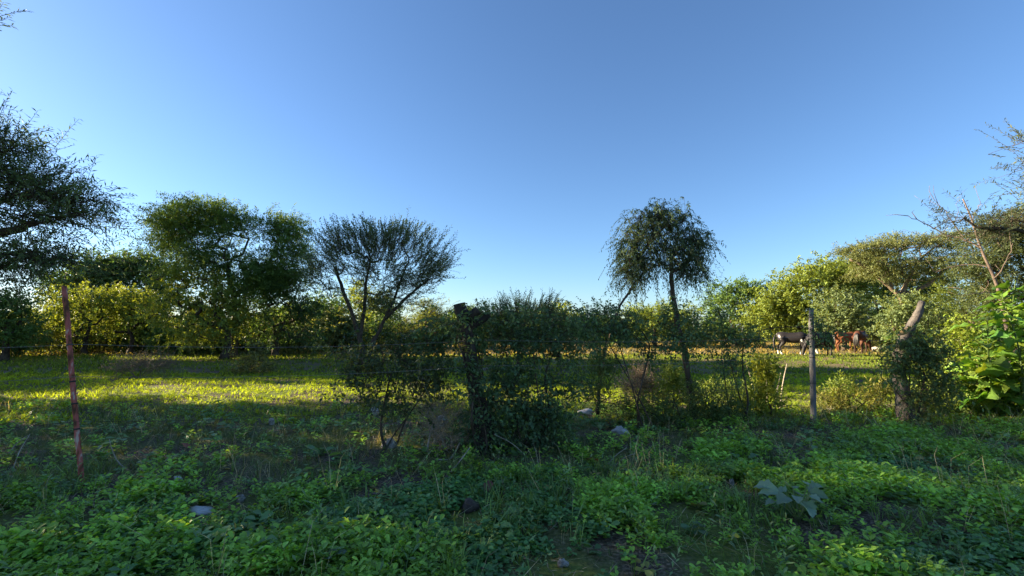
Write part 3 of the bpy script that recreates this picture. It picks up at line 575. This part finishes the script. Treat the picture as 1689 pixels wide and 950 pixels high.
vine('dry_shrub', 'dry straw-coloured grassy tangle left of the stump foot', 6.2, 725, [(725, 690, 40, 34, 36), (740, 720, 34, 24, 20)], [(.12, .10, .06), (.22, .18, .11)], 219, style='dry', cat='shrub', leafmat=M_DRY, bark=M_STICK, twig=.002, stems=7)

# ------------------------------------------------------------------ large leaved plants (each leaf a part)
def big_leaf(nm, L, W, lob, wav, droop, col, seed):
    rs = np.random.default_rng(seed); nu, nv = 10, 6; V = []
    for i_ in range(nu + 1):
        t = i_ / nu; wd = W * (math.sin(math.pi * min(1, t ** .7)) ** .8) * (1 + lob * math.cos(t * math.pi * 6.0)) if 0 < t < 1 else .004
        for j_ in range(nv + 1):
            s = j_ / nv * 2 - 1
            V.append([s * wd * .5, L * (t + (.10 * (1 - t)) * (s * s) * -1 * .8), -droop * L * t * t + .20 * abs(s) * wd + wav * math.sin(t * 15 + s * 4) * abs(s)])
    V = np.array(V); T = []
    for i_ in range(nu):
        for j_ in range(nv):
            p_ = i_ * (nv + 1) + j_; T += [(p_, p_ + 1, p_ + nv + 2), (p_, p_ + nv + 2, p_ + nv + 1)]
    me = np_mesh(nm, V, T, M_BIG, np.tile(np.array(col), (len(V), 1)), None, True); m = me.data; bpy.data.objects.remove(me); return m
def place_leaf(me, root, base, p, d, nh, s):
    d = Vector(d).normalized(); x = d.cross(Vector(nh)).normalized(); z = x.cross(d)
    from mathutils import Matrix
    M = Matrix((x, d, z)).transposed().to_4x4(); o = bpy.data.objects.new('leaf', me); COL.objects.link(o); o.parent = root
    o.matrix_local = Matrix.Translation(Vector(p) - Vector(base)) @ M @ Matrix.Scale(s, 4)
rs = np.random.default_rng(91)
bp_ = at(1645, 560, 8.7); bp_[2] = float(gz(bp_[0], bp_[1]))
bl_ = thing('large_leaved_plant', 'tall plant with huge bright green wavy leaves at the fence end', 'plant', tuple(bp_))
LM = [big_leaf('leaf', .50, .34, .13, .035, .42, c, k) for k, c in enumerate([(.07, .145, .022), (.095, .175, .028), (.05, .11, .020), (.12, .19, .03)])]
mb = MB()
for px, top in ((1625, 520), (1648, 480), (1672, 462), (1690, 500), (1612, 590), (1705, 470), (1660, 560), (1635, 600)):
    b0 = bp_ + np.array([(px - 1645) * 8.7 / F * .5, rs.normal() * .25, 0]); tp = at(px + rs.normal() * 5, top, 8.7 + rs.normal() * .35)
    P = spline([b0 - [0, 0, .05], b0 * .5 + tp * .5 + rs.normal(size=3) * .05, tp], 6); v, t_ = sweep(P, np.linspace(.02, .008, len(P)), 7); mb.add(v, t_, (.05, .09, .025))
    kk = int(9 + (680 - top) / 9)
    for k in range(kk):
        t = .15 + .85 * (k + rs.random() * .6) / kk; q_ = P[min(len(P) - 1, int(t * (len(P) - 1)))]
        an = k * 2.4 + rs.random(); d = np.array([math.cos(an), math.sin(an), .35 + .5 * t - .3 * rs.random()])
        pet = q_ + norm(d) * (.12 + .1 * rs.random()); v, t2 = sweep(np.array([q_, pet]), [.007, .005], 5); mb.add(v, t2, (.12, .18, .04))
        place_leaf(LM[rs.integers(4)], bl_, bp_, pet, d + np.array([0, 0, -.35]), np.array([0, 0, 1]) + rs.normal(size=3) * .35, (.5 + .5 * rs.random()) * (1.15 - .35 * t))
mb.build('stem', M_BIG, bl_, True, loc=bp_)
bq = gp(1318, 868); bq_ = thing('broad_leaved_weed', 'low weed with pale grey-green lobed leaves in the foreground cover', 'weed', tuple(bq))
PM = [big_leaf('leaf', .17, .14, .16, .006, .2, c, 9 + k) for k, c in enumerate([(.15, .21, .14), (.18, .24, .17), (.13, .19, .11)])]
mb = MB()
for k in range(17):
    an = k * 2.4; r_ = .05 + .20 * rs.random(); q_ = bq + np.array([math.cos(an) * r_, math.sin(an) * r_ * .8, .17 + .10 * rs.random()])
    v, t_ = sweep(spline([bq, (bq + q_) / 2 + [0, 0, .03], q_], 3), .004, 5); mb.add(v, t_, (.14, .18, .09))
    place_leaf(PM[k % 3], bq_, bq, q_, np.array([math.cos(an), math.sin(an), -.05]), np.array([0, -.2, 1]) + rs.normal(size=3) * .25, .5 + .4 * rs.random())
mb.build('stem', M_BIG, bq_, True, loc=bq)

# ------------------------------------------------------------------ horses
def coat(name, base, dark, point_z, white=0.0, socks=0.0, seed=0):
    m, t, p = newmat(name); N, Lk = t.nodes, t.links
    tc = N.new('ShaderNodeTexCoord'); sx = N.new('ShaderNodeSeparateXYZ'); Lk.new(tc.outputs['Object'], sx.inputs[0])
    n1 = N.new('ShaderNodeTexNoise'); n1.inputs['Scale'].default_value = 3; Lk.new(tc.outputs['Object'], n1.inputs[0])
    def mix(fac, a_, b_):
        mx = N.new('ShaderNodeMix'); mx.data_type = 'RGBA'; Lk.new(fac, mx.inputs[0])
        for k, v in ((6, a_), (7, b_)):
            if isinstance(v, tuple): mx.inputs[k].default_value = (*v, 1)
            else: Lk.new(v, mx.inputs[k])
        return mx.outputs[2]
    def rng_(src, lo, hi):
        r = N.new('ShaderNodeMapRange'); r.inputs[1].default_value = lo; r.inputs[2].default_value = hi; Lk.new(src, r.inputs[0]); return r.outputs[0]
    c = mix(rng_(n1.outputs[0], .3, .7), tuple(v * .75 for v in base), tuple(v * 1.2 for v in base))
    c = mix(rng_(sx.outputs[2], point_z + .12, point_z - .08), c, dark)
    if white:
        mp = N.new('ShaderNodeMapping'); mp.inputs['Location'].default_value = (seed * 3.1, seed, 0); Lk.new(tc.outputs['Object'], mp.inputs[0])
        n2 = N.new('ShaderNodeTexNoise'); n2.inputs['Scale'].default_value = 1.9; n2.inputs['Detail'].default_value = 1; Lk.new(mp.outputs[0], n2.inputs[0])
        c = mix(rng_(n2.outputs[0], white, white + .02), c, (.72, .68, .62))
    if socks: c = mix(rng_(sx.outputs[2], socks + .03, socks - .03), c, (.72, .68, .62))
    c = mix(rng_(sx.outputs[2], .09, .07), c, (.03, .025, .02))
    Lk.new(c, p.inputs['Base Color']); p.inputs['Roughness'].default_value = .6; p.inputs['Specular IOR Level'].default_value = .25; return m

def horse(label, px, Y, rotz, mat, hair, pose, scale=1.0):
    x = at(px, 560, Y)[0]; b = np.array([x, Y, float(gz(x, Y))])
    root = thing('horse', label, 'horse', tuple(b), 'horses grazing in the field', rotz); root.scale = (scale,) * 3
    mb = MB()
    def tube(P, R, ry=1.0, n=12):
        P = np.asarray(P, float); R = np.asarray(R, float); Q = spline(np.column_stack([P, R]), 4)
        v, t_ = sweep(Q[:, :3], Q[:, 3], n); 
        if ry != 1.0:
            k = v[:, 1] - Q[:, 1].mean(); v[:, 1] = Q[:, 1].mean() + k * ry
        mb.add(v, t_)
    tube([(-.86, 0, 1.20), (-.80, 0, 1.20), (-.6, 0, 1.19), (-.3, 0, 1.15), (0, 0, 1.11), (.3, 0, 1.12), (.55, 0, 1.16), (.72, 0, 1.14), (.80, 0, 1.12)], [.06, .22, .32, .31, .33, .335, .33, .24, .08], .86, 16)
    tube([(-.6, 0, 1.30), (-.45, 0, 1.30), (-.3, 0, 1.24)], [.16, .19, .16], 1.0)
    h = pose.get('head', 0); hy = pose.get('turn', 0)
    nk = [(.45, 0, 1.27), (.72, hy * .1, 1.16 + h * .3), (.98, hy * .4, .92 + h * .8), (1.16, hy * .8, .66 + h)]
    tube(nk, [.25, .22, .16, .125], .72)
    hd = np.array(nk[-1]); mzd = np.array([.22 + h * .2, hy * .3, -.50 + h * .2])
    tube([hd + [-.03, 0, .06], hd + mzd * .25, hd + mzd * .6, hd + mzd * .9, hd + mzd], [.10, .125, .088, .07, .045], .78)
    for s in (-1, 1):
        tube([hd + [-.05, s * .06, .05], hd + [-.10, s * .075, .13], hd + [-.11, s * .075, .19]], [.03, .028, .008], 1.0, 6)
        f = pose.get('f', (0, 0))[(s + 1) // 2]; k_ = pose.get('b', (0, 0))[(s + 1) // 2]; y = s * .15
        tube([(.52, y, 1.10), (.53, y, .85), (.55 + f * .4, y, .55), (.55 + f * .5, y, .49), (.55 + f * .75, y, .30), (.55 + f * .95, y, .14), (.58 + f, y, .07), (.60 + f, y, .0)], [.15, .115, .068, .062, .043, .052, .048, .066], 1.0, 10)
        y = s * .17
        tube([(-.58, y, 1.12), (-.47 + k_ * .2, y, .88), (-.62 + k_ * .5, y, .68), (-.74 + k_ * .7, y, .53), (-.725 + k_ * .85, y, .32), (-.71 + k_ * .95, y, .14), (-.67 + k_, y, .07), (-.65 + k_, y, .0)], [.22, .17, .095, .066, .047, .054, .05, .068], 1.0, 10)
    o = mb.build('body', mat, None, True); md = o.modifiers.new('r', 'REMESH'); md.mode = 'VOXEL'; md.voxel_size = .028
    ms = o.modifiers.new('s', 'SMOOTH'); ms.iterations = 3
    dg = bpy.context.evaluated_depsgraph_get(); me = bpy.data.meshes.new_from_object(o.evaluated_get(dg)); bpy.data.objects.remove(o)
    for pl in me.polygons: pl.use_smooth = True
    me.materials.clear(); me.materials.append(mat)
    link(bpy.data.objects.new('body', me), root)
    rs = np.random.default_rng(int(px)); mt = MB()
    for k in range(14):
        dy = rs.normal() * .035; P = spline([(-.84, dy * .3, 1.33), (-.95, dy, 1.20), (-1.0 + rs.normal() * .02, dy * 1.6, .85), (-.98 + rs.normal() * .03, dy * 1.8, .42 + rs.random() * .15)], 4)
        v, t_ = sweep(P, np.interp(np.arange(len(P)), [0, 4, 9, len(P) - 1], [.03, .035, .035, .008]), 6); mt.add(v, t_)
    mt.build('tail', hair, root, True)
    mt = MB(); Q = spline(nk, 6)
    for k in range(2, len(Q)):
        q_ = Q[k] + np.array([.10, 0, .17]) * (1 - .35 * k / len(Q)); sd = 1 if k % 4 else -1
        P = np.array([q_, q_ + [.01, sd * .09, -.02], q_ + [-.02, sd * .13, -.16 - rs.random() * .08]]); v, t_ = sweep(spline(P, 3), [.03] * 6 + [.01], 6); mt.add(v, t_)
    mt.build('mane', hair, root, True); return root
M_HB, _, p_ = newmat('black_hair'); p_.inputs['Base Color'].default_value = (.012, .010, .010, 1); p_.inputs['Roughness'].default_value = .5
R = math.radians
horse('black and white pinto horse with white legs grazing left of the grey post', 1306, 29.0, R(-28), coat('pinto_coat', (.020, .017, .018), (.03, .025, .025), .3, .655, .30, 2), M_HB, dict(head=-.02, f=(.08, -.12), b=(.1, -.08)), .98)
horse('plain black horse grazing right behind the grey post', 1352, 28.0, R(196), coat('black_coat', (.013, .011, .013), (.012, .010, .010), .4, 0, 0, 5), M_HB, dict(head=-.04, f=(-.1, .12), b=(-.06, .1)), 1.0)
horse('chestnut horse standing between the black horse and the bay horse', 1395, 33.5, R(8), coat('chestnut_coat', (.17, .058, .022), (.12, .045, .02), .42), M_HB, dict(head=0, f=(.1, -.1), b=(-.1, .12)), .98)
horse('dark bay horse with black tail seen from its hindquarters, beside the pale bundle', 1420, 32.0, R(40), coat('bay_coat', (.075, .026, .013), (.03, .013, .009), .5), M_HB, dict(head=-.02, turn=-.2, f=(-.08, .14), b=(.12, -.06)), 1.03)

# ------------------------------------------------------------------ stones, scraps, sticks, canes
CLEAR = []
def lump(name, label, px, py, wpx, hpx, mat, cat, seed, jag=.25, group=None):
    c = gp(px, py); CLEAR.append(c); s = np.linalg.norm(c) / F; rs = np.random.default_rng(seed); V = []; T = []; nu, nv = 10, 7
    rx, rz = wpx * s * .5, hpx * s * .55; ry = rx * .75; off = rs.normal(size=(4, 3)) * 2.2
    for i_ in range(nv + 1):
        ph = math.pi * i_ / nv
        for j_ in range(nu):
            th = 2 * math.pi * j_ / nu; d = np.array([math.sin(ph) * math.cos(th), math.sin(ph) * math.sin(th), math.cos(ph)])
            k = 1 + jag * sum(math.sin(d @ o_ + q) for q, o_ in enumerate(off)) / 2 + (rs.random() - .5) * jag * .7 * (0 < i_ < nv)
            V.append(c + d * k * [rx, ry, rz] + [0, 0, rz * .55])
    for i_ in range(nv):
        for j_ in range(nu):
            p_, q_ = i_ * nu + j_, i_ * nu + (j_ + 1) % nu; T += [(p_, p_ + nu, q_ + nu), (p_, q_ + nu, q_)]
    o = np_mesh(name, V, T, mat, None, None, False, loc=c); tag(o, label, cat, group); return o
lump('stone', 'pale grey stone lying alone in the shaded grass left of the stump', 615, 684, 17, 13, M_STONE, 'stone', 1)
lump('stone', 'rough pale stone in the weeds below the dry grassy tangle', 640, 745, 20, 16, M_STONE, 'stone', 2)
lump('plastic_bag', 'crumpled pale plastic bag among weeds right of the stump', 1025, 716, 24, 11, M_RAG, 'bag', 3, .4)
lump('stone', 'small flat white stone at the edge of the sunlit strip', 580, 668, 10, 5, M_STONE, 'stone', 4)
lump('paper_scrap', 'pale paper scrap half hidden in the dry tangle left of the stump', 727, 694, 16, 8, M_RAG, 'scrap', 5, .4)
lump('stone', 'rounded grey stone in the clover beside the pale scraps', 397, 835, 13, 11, M_STONE, 'stone', 6)
lump('plastic_scrap', 'long crumpled white plastic scrap lying in the clover', 330, 850, 30, 9, M_RAG, 'scrap', 7, .55)
lump('plastic_scrap', 'small whitish scrap in the grass near the red post foot', 292, 800, 10, 8, M_RAG, 'scrap', 8, .4)
lump('paper_scrap', 'pale torn scrap among the weeds between stump and pepper tree', 966, 684, 18, 7, M_RAG, 'scrap', 9, .5)
lump('stone', 'little pale stone in the shaded grass near the curved twig', 448, 700, 8, 10, M_STONE, 'stone', 10)
lump('stone', 'thin white pebble on the bare dark patch of the foreground', 1208, 800, 7, 10, M_STONE, 'stone', 11)
lump('bundle', 'pale whitish bundle on the ground beside the bay horse', 1453, 578, 15, 6, M_STONE, 'bundle', 12, .3)
lump('plastic_scrap', 'flattened grey-white scrap in the sunlit weeds right of the grey post', 1375, 674, 16, 5, M_RAG, 'scrap', 13, .4)
lump('stone', 'bluish grey stone poking out of the near foreground cover', 928, 940, 16, 13, M_STONE, 'stone', 14)
lump('clod', 'brown clod of earth lying in the foreground grass', 775, 850, 28, 20, noise_mat('clod', [(.3, (.05, .035, .03)), (.7, (.13, .10, .08))], 10), 'earth clod', 15)
lump('rubble', 'low pale grey heap of rubble under the trees at the far left', 62, 577, 60, 16, M_STONE, 'rubble', 16, .3)

def stick(label, pts, r, mat=M_STICK, name='stick', cat='stick', lift=0.0, group=None):
    # pts: (px, py, height above ground at that point); the first point fixes the depth
    c = gp(pts[0][0], pts[0][1]); Y = c[1]; rs = np.random.default_rng(int(pts[0][0]))
    P = [c - [0, 0, .01]] + [at(x, y, Y + dy) for x, y, dy in pts[1:]]
    P = spline(np.array(P), 4); v, t_ = sweep(P, np.linspace(r, r * .5, len(P)), 6, .12, rs)
    o = np_mesh(name, v, t_, mat, None, None, True, loc=c); tag(o, label, cat, group)
stick('curved pale twig standing in the grass right of the red post', [(212, 777, 0), (195, 762, .05), (185, 742, .05), (180, 724, 0)], .008)
stick('straight dry stalk leaning left of the red post', [(20, 776, 0), (32, 745, .1), (50, 715, .2)], .007)
stick('forked pale stalk lying back at the left of the red post', [(8, 760, 0), (24, 735, .2), (46, 718, .4)], .007)
stick('thin dry stalk leaning beside a twin in the grass near the scraps', [(258, 788, 0), (270, 770, .05), (288, 753, .1)], .007)
stick('shorter twin of the dry stalks near the scraps', [(254, 786, 0), (264, 770, .05), (277, 755, .1)], .006)
stick('long arching straw-coloured stem left of the dry tangle', [(640, 733, 0), (670, 718, .1), (690, 700, .2), (696, 685, .3)], .006)
stick('dry fallen branch slanting in front of the stump foot', [(735, 790, 0), (755, 765, .15), (775, 738, .25)], .010)
stick('thin curved twig lying in the clover below the stump', [(735, 780, 0), (745, 772, .1), (765, 770, .15), (780, 775, .12)], .006)
stick('pale broken branch propped against the leaning pepper stem', [(985, 672, 0), (995, 598, -.1), (1004, 560, -.15), (1010, 545, -.2)], .03, M_BARKP, 'broken_branch', 'branch')
stick('pale thin plank-like stick on the ground beside the white scrap', [(238, 838, 0), (262, 830, .05), (292, 824, .08)], .013)
stick('dry twig slanting in the weeds below the plastic bag', [(1000, 766, 0), (1015, 752, .05), (1034, 738, .1)], .007)
stick('grey twig crossing the weeds below the plastic bag', [(1010, 770, 0), (1030, 755, .1), (1048, 748, .1)], .006)
stick('bent twig sticking out at the right of the stump foot', [(870, 755, 0), (845, 732, -.1), (815, 716, -.15)], .007)
for lab, pts in (('tall cut cane leaning left in the yellow-green weed clump', [(1244, 668, 0), (1240, 630, 0), (1230, 598, 0)]), ('pale cut cane standing in the middle of the yellow-green weed clump', [(1266, 668, 0), (1264, 620, 0), (1262, 590, 0)]),
                 ('short cut cane right of the yellow-green weed clump', [(1276, 676, 0), (1283, 640, 0), (1288, 615, 0)]), ('thicker pale cane leaning right beside the weed clump', [(1286, 672, 0), (1291, 635, 0), (1298, 600, 0)])):
    stick(lab, pts, .018, M_STICK, 'cane', 'cane')

def flat_leaf(label, px, py, size, col, seed, nm='fallen_leaf'):
    me = big_leaf('leaf', size, size * .65, .05, .01, .2, col, seed); c = gp(px, py); o = bpy.data.objects.new(nm, me); link(o)
    o.location = (c[0], c[1], c[2] + .07); o.rotation_euler = (.5, .2, seed * 1.3); tag(o, label, 'leaf')
flat_leaf('dry brown curled leaf at the foot of the shrub', 985, 770, .16, (.20, .08, .035), 21)
flat_leaf('yellow-green fallen leaf on the near foreground cover', 1206, 905, .09, (.22, .24, .03), 22)
flat_leaf('pale grey-green leaf sticking up at the near edge', 533, 948, .16, (.15, .22, .15), 23)
flat_leaf('brown dead leaf lying in the clover below the stump', 803, 828, .14, (.16, .07, .05), 24)
flat_leaf('dull red-brown leaf in the grass right of the red post', 308, 748, .14, (.16, .06, .04), 25)

# ------------------------------------------------------------------ ground cover, grass, litter
def hexleaf(p, d, nh, L, W, fold=.15):
    d = norm(np.array(d, float)); s = norm(np.cross(d, nh)); nn = np.cross(s, d)
    return np.array([p, p + d * L * .38 - s * W * .42 + nn * fold * W, p + d * L * .75 - s * W * .46 + nn * fold * W, p + d * L, p + d * L * .75 + s * W * .46 + nn * fold * W, p + d * L * .38 + s * W * .42 + nn * fold * W]), np.array([[0, 2, 1], [0, 3, 2], [0, 4, 3], [0, 5, 4]])
def tmpl_bunch(rs, nst, nlf, h, L, W, hexa=True, up=.8):
    mb = MB()
    for s in range(nst):
        a_ = rs.random() * 6.28; d = norm(np.array([math.cos(a_) * .5, math.sin(a_) * .5, 1])); hh = h * (.5 + .6 * rs.random())
        for k in range(nlf):
            t = .25 + .75 * k / max(1, nlf - 1); p = d * hh * t; b = k * 2.4 + rs.random() * .6
            ld = np.array([math.cos(b), math.sin(b), up * (.3 + t * .9) - .2 + rs.normal() * .15]); l_ = L * (.7 + .5 * rs.random()); nh = np.array([0, 0, 1.]) + rs.normal(size=3) * .3
            if hexa: v, t_ = hexleaf(p, ld, nh, l_, W * l_ / L)
            else:
                v, t_ = leaves(p[None], ld[None], nh[None], np.array([l_]), np.array([W * l_ / L]), .2, .6)
            mb.add(v, t_)
    return np.concatenate(mb.V), np.concatenate(mb.T)
def tmpl_tuft(rs, nb, h, w, spread=.6):
    V = []; T = []
    for k in range(nb):
        a_ = rs.random() * 6.28; o = np.array([math.cos(a_), math.sin(a_), 0]); s = np.array([-o[1], o[0], 0]) * w; b = o * .02 * rs.random(); hh = h * (.5 + .7 * rs.random()); sp = spread * (.3 + rs.random())
        m = b + o * hh * sp * .35 + [0, 0, hh * .6]; e_ = b + o * hh * sp + [0, 0, hh * (.95 - .3 * sp)]
        n0 = len(V); V += [b - s, b + s, m - s * .8, m + s * .8, e_]; T += [(n0, n0 + 1, n0 + 3), (n0, n0 + 3, n0 + 2), (n0 + 2, n0 + 3, n0 + 4)]
    return np.array(V), np.array(T)
def scatter(mb, tm, x, y, sc_, col, rs, tilt=.25, vcol=.18):
    v, t = tm; n_ = len(x)
    if n_ == 0: return
    a_ = rs.random(n_) * 6.283; c, s = np.cos(a_), np.sin(a_)
    X = v[None, :, 0] * c[:, None] - v[None, :, 1] * s[:, None]; Yv = v[None, :, 0] * s[:, None] + v[None, :, 1] * c[:, None]; Z = np.broadcast_to(v[None, :, 2], X.shape)
    tx = rs.normal(size=(n_, 1)) * tilt; ty = rs.normal(size=(n_, 1)) * tilt; X = X + Z * tx; Yv = Yv + Z * ty
    P = np.stack([X, Yv, Z], -1) * np.asarray(sc_)[:, None, None] + np.stack([x, y, gz(x, y)], -1)[:, None]
    C = np.repeat(col * (1 + rs.normal(size=(n_, 1)) * vcol), len(v), 0)
    mb.add(P, np.arange(n_)[:, None, None] * len(v) + t[None], np.clip(C, .004, .6))
def spread(rs, n_, y0, y1, k=1.24, m=.9):
    yy = np.sqrt(rs.random(int(n_ * 1.0)) * (y1 ** 2 - y0 ** 2) + y0 ** 2); xx = (rs.random(len(yy)) * 2 - 1) * (yy * k + m); return xx, yy
rs = np.random.default_rng(301)
C1, C2, C3 = np.array((.160, .280, .036)), np.array((.065, .160, .040)), np.array((.095, .185, .055))
bA = [tmpl_bunch(rs, 3, 5, .12, .040, .024, up=.55) for _ in range(6)]; bB = [tmpl_bunch(rs, 3, 4, .08, .044, .032, up=.15) for _ in range(6)]
sA = [tmpl_bunch(rs, 3, 5, .12, .050, .030, False, up=.5) for _ in range(5)]; sB = [tmpl_bunch(rs, 3, 4, .085, .054, .040, False, up=.15) for _ in range(5)]
tG = [tmpl_tuft(rs, 6, .17, .0028, .7) for _ in range(6)]; tF = [tmpl_tuft(rs, 5, .14, .007, .9) for _ in range(6)]; tFF = [tmpl_tuft(rs, 3, .16, .017, .9) for _ in range(6)]
cover = MB(); grass = MB(); meadow = MB(); litter = MB()
def unhide(x, y):                     # the plants stand back from stones and scraps, on the trodden side
    ok = np.ones(len(x), bool)
    for c in CLEAR:
        if c[1] > 10: continue
        u_ = -c[:2] / np.linalg.norm(c[:2]); dx, dy = x - c[0], y - c[1]; al = dx * u_[0] + dy * u_[1]; la = np.abs(dx * u_[1] - dy * u_[0])
        ok &= ~((la < .13) & (al > -.08) & (al < .42))
    return ok
def cover_zone(n_, y0, y1, A, B, gr):
    x, y = spread(rs, n_, y0, y1)
    dn = vnoise(x, y, .55, 11) * .6 + vnoise(x, y, .22, 12) * .4; sp = vnoise(x, y, 1.1, 13) * .7 + vnoise(x, y, .4, 14) * .3
    bare = vnoise(x, y, .9, 15) * .65 + vnoise(x, y, .3, 16) * .35
    fl = np.interp(x, [-8, -4.4, -.45, 5.4, 9], [3.6, 4.75, 6.2, 8.3, 8.8])          # the fence line
    thin = np.clip((fl - .2 - y) / 1.2, 0.22, 1) if gr else np.ones_like(y)
    left = np.where((x < -.6) & (y > 4.6), .5, 1.)
    ok = (rs.random(len(x)) < np.clip((dn - .22) * 2.6, .05, 1)) & (rs.random(len(x)) < np.clip((bare - .25) * 6, .16, 1)) & (rs.random(len(x)) < thin * left) & unhide(x, y)
    x, y, dn, sp = x[ok], y[ok], dn[ok], sp[ok]; isA = sp + rs.normal(size=len(x)) * .05 > .41; scl = .45 + 1.15 * dn + rs.normal(size=len(x)) * .12
    scl = np.clip(scl, .3, 2)
    for fam, tl, m in ((0, A, isA), (1, B, ~isA)):
        idx = np.where(m)[0]; pick = rs.integers(len(tl), size=len(idx))
        for k in range(len(tl)):
            q_ = idx[pick == k]; cA = C1 * (.75 + .5 * vnoise(x[q_], y[q_], .5, 18))[:, None]; cB = C2 + (C3 - C2) * vnoise(x[q_], y[q_], .7, 19)[:, None]
            scatter(cover, tl[k], x[q_], y[q_], scl[q_], cA if fam == 0 else cB, rs)
tW = [tmpl_bunch(rs, 1, 11, .34, .05, .016, False, up=.9) for _ in range(4)]
cover_zone(12300, 2.1, 4.9, bA, bB, False)
cover_zone(19000, 4.9, 9.6, sA, sB, True)
def grass_zone(n_, y0, y1, tl, s0, s1, cols, thr=.35, seed=21, k=1.24):
    tgt = meadow if y0 >= 8 else grass
    x, y = spread(rs, n_, y0, y1, k); d = vnoise(x, y, .8, seed) * .6 + vnoise(x, y, .25, seed + 1) * .4
    ok = rs.random(len(x)) < np.clip((d - thr) * 4 + .25, .05, 1); ok &= unhide(x, y); x, y = x[ok], y[ok]; pick = rs.integers(len(tl), size=len(x)); hue = vnoise(x, y, 1.6, seed + 3) * .6 + rs.random(len(x)) * .4
    c = np.array(cols[0]) * (1 - hue)[:, None] + np.array(cols[1]) * hue[:, None]; s = s0 + (s1 - s0) * rs.random(len(x)) * (.5 + vnoise(x, y, 1.2, seed + 4))
    for q in range(len(tl)): m = pick == q; scatter(tgt, tl[q], x[m], y[m], s[m], c[m], rs, .3)
grass_zone(4800, 2.1, 5.5, tG, .5, 1.5, [(.07, .135, .035), (.13, .19, .045)], .45, 21)
grass_zone(9000, 5.0, 9.5, tG, .5, 1.3, [(.045, .075, .022), (.11, .12, .045)], .4, 31)
grass_zone(26000, 8.0, 17, tF, .35, .85, [(.13, .19, .016), (.22, .29, .022)], .3, 41)  # sunlit strip: its brightness is partly put into the yellower grass colour
grass_zone(9000, 8.0, 17, sB, .5, 1.05, [(.13, .19, .016), (.22, .29, .022)], .3, 45)
grass_zone(26000, 16, 30, tFF, .55, 1.2, [(.065, .105, .018), (.13, .17, .030)], .3, 51, 1.16)
grass_zone(18000, 28, 56, tFF, .7, 1.8, [(.10, .105, .03), (.28, .21, .085)], .35, 61, 1.16)
tD = [tmpl_bunch(rs, 2, 4, .12, .095, .06, True, up=.25) for _ in range(4)]; tS = [tmpl_tuft(rs, 3, .38, .0018, .5) for _ in range(4)]
grass_zone(420, 2.4, 8, tD, .6, 1.3, [(.07, .15, .045), (.12, .20, .06)], .35, 81)
grass_zone(200, 2.4, 8, tD, .4, .9, [(.20, .22, .04), (.22, .16, .06)], .3, 85)
grass_zone(900, 2.6, 9.5, tS, .5, 1.3, [(.22, .19, .12), (.36, .31, .20)], .4, 91)
grass_zone(420, 2.6, 6.5, tW, .6, 1.3, [(.07, .13, .05), (.12, .18, .07)], .3, 71)
x, y = spread(rs, 17000, 2.2, 10.5); L_ = .05 + .20 * rs.random(len(x)) ** 2; a_ = rs.random(len(x)) * 6.28; el = np.abs(rs.normal(size=len(x)) * .35)
dv = np.stack([np.cos(a_) * np.cos(el), np.sin(a_) * np.cos(el), np.sin(el)], 1); P = np.stack([x, y, gz(x, y) + .01 + .03 * rs.random(len(x))], 1)
V, T = leaves(P, dv, np.array([0, 0, 1.]) + rs.normal(size=P.shape) * .3, L_, np.full(len(x), .006), .3); hue = rs.random((len(x), 1))
litter.add(V, T, np.repeat(np.array((.085, .058, .04)) * (1 - hue) + np.array((.30, .25, .17)) * hue, 4, 0))
tag(cover.build('ground_cover', M_GRASS), 'thick low green leafy plants covering the near ground', 'ground cover', kind='stuff')
tag(grass.build('grass', M_GRASS), 'green grass blades and dry stems among the near ground plants', 'grass', kind='stuff')
tag(meadow.build('meadow_grass', M_FIELD), 'short grazed green and straw-coloured grass across the field', 'grass', kind='stuff')
tag(litter.build('dry_litter', M_DRY), 'scattered bits of dry straw and twig lying in the foreground', 'litter', kind='stuff')
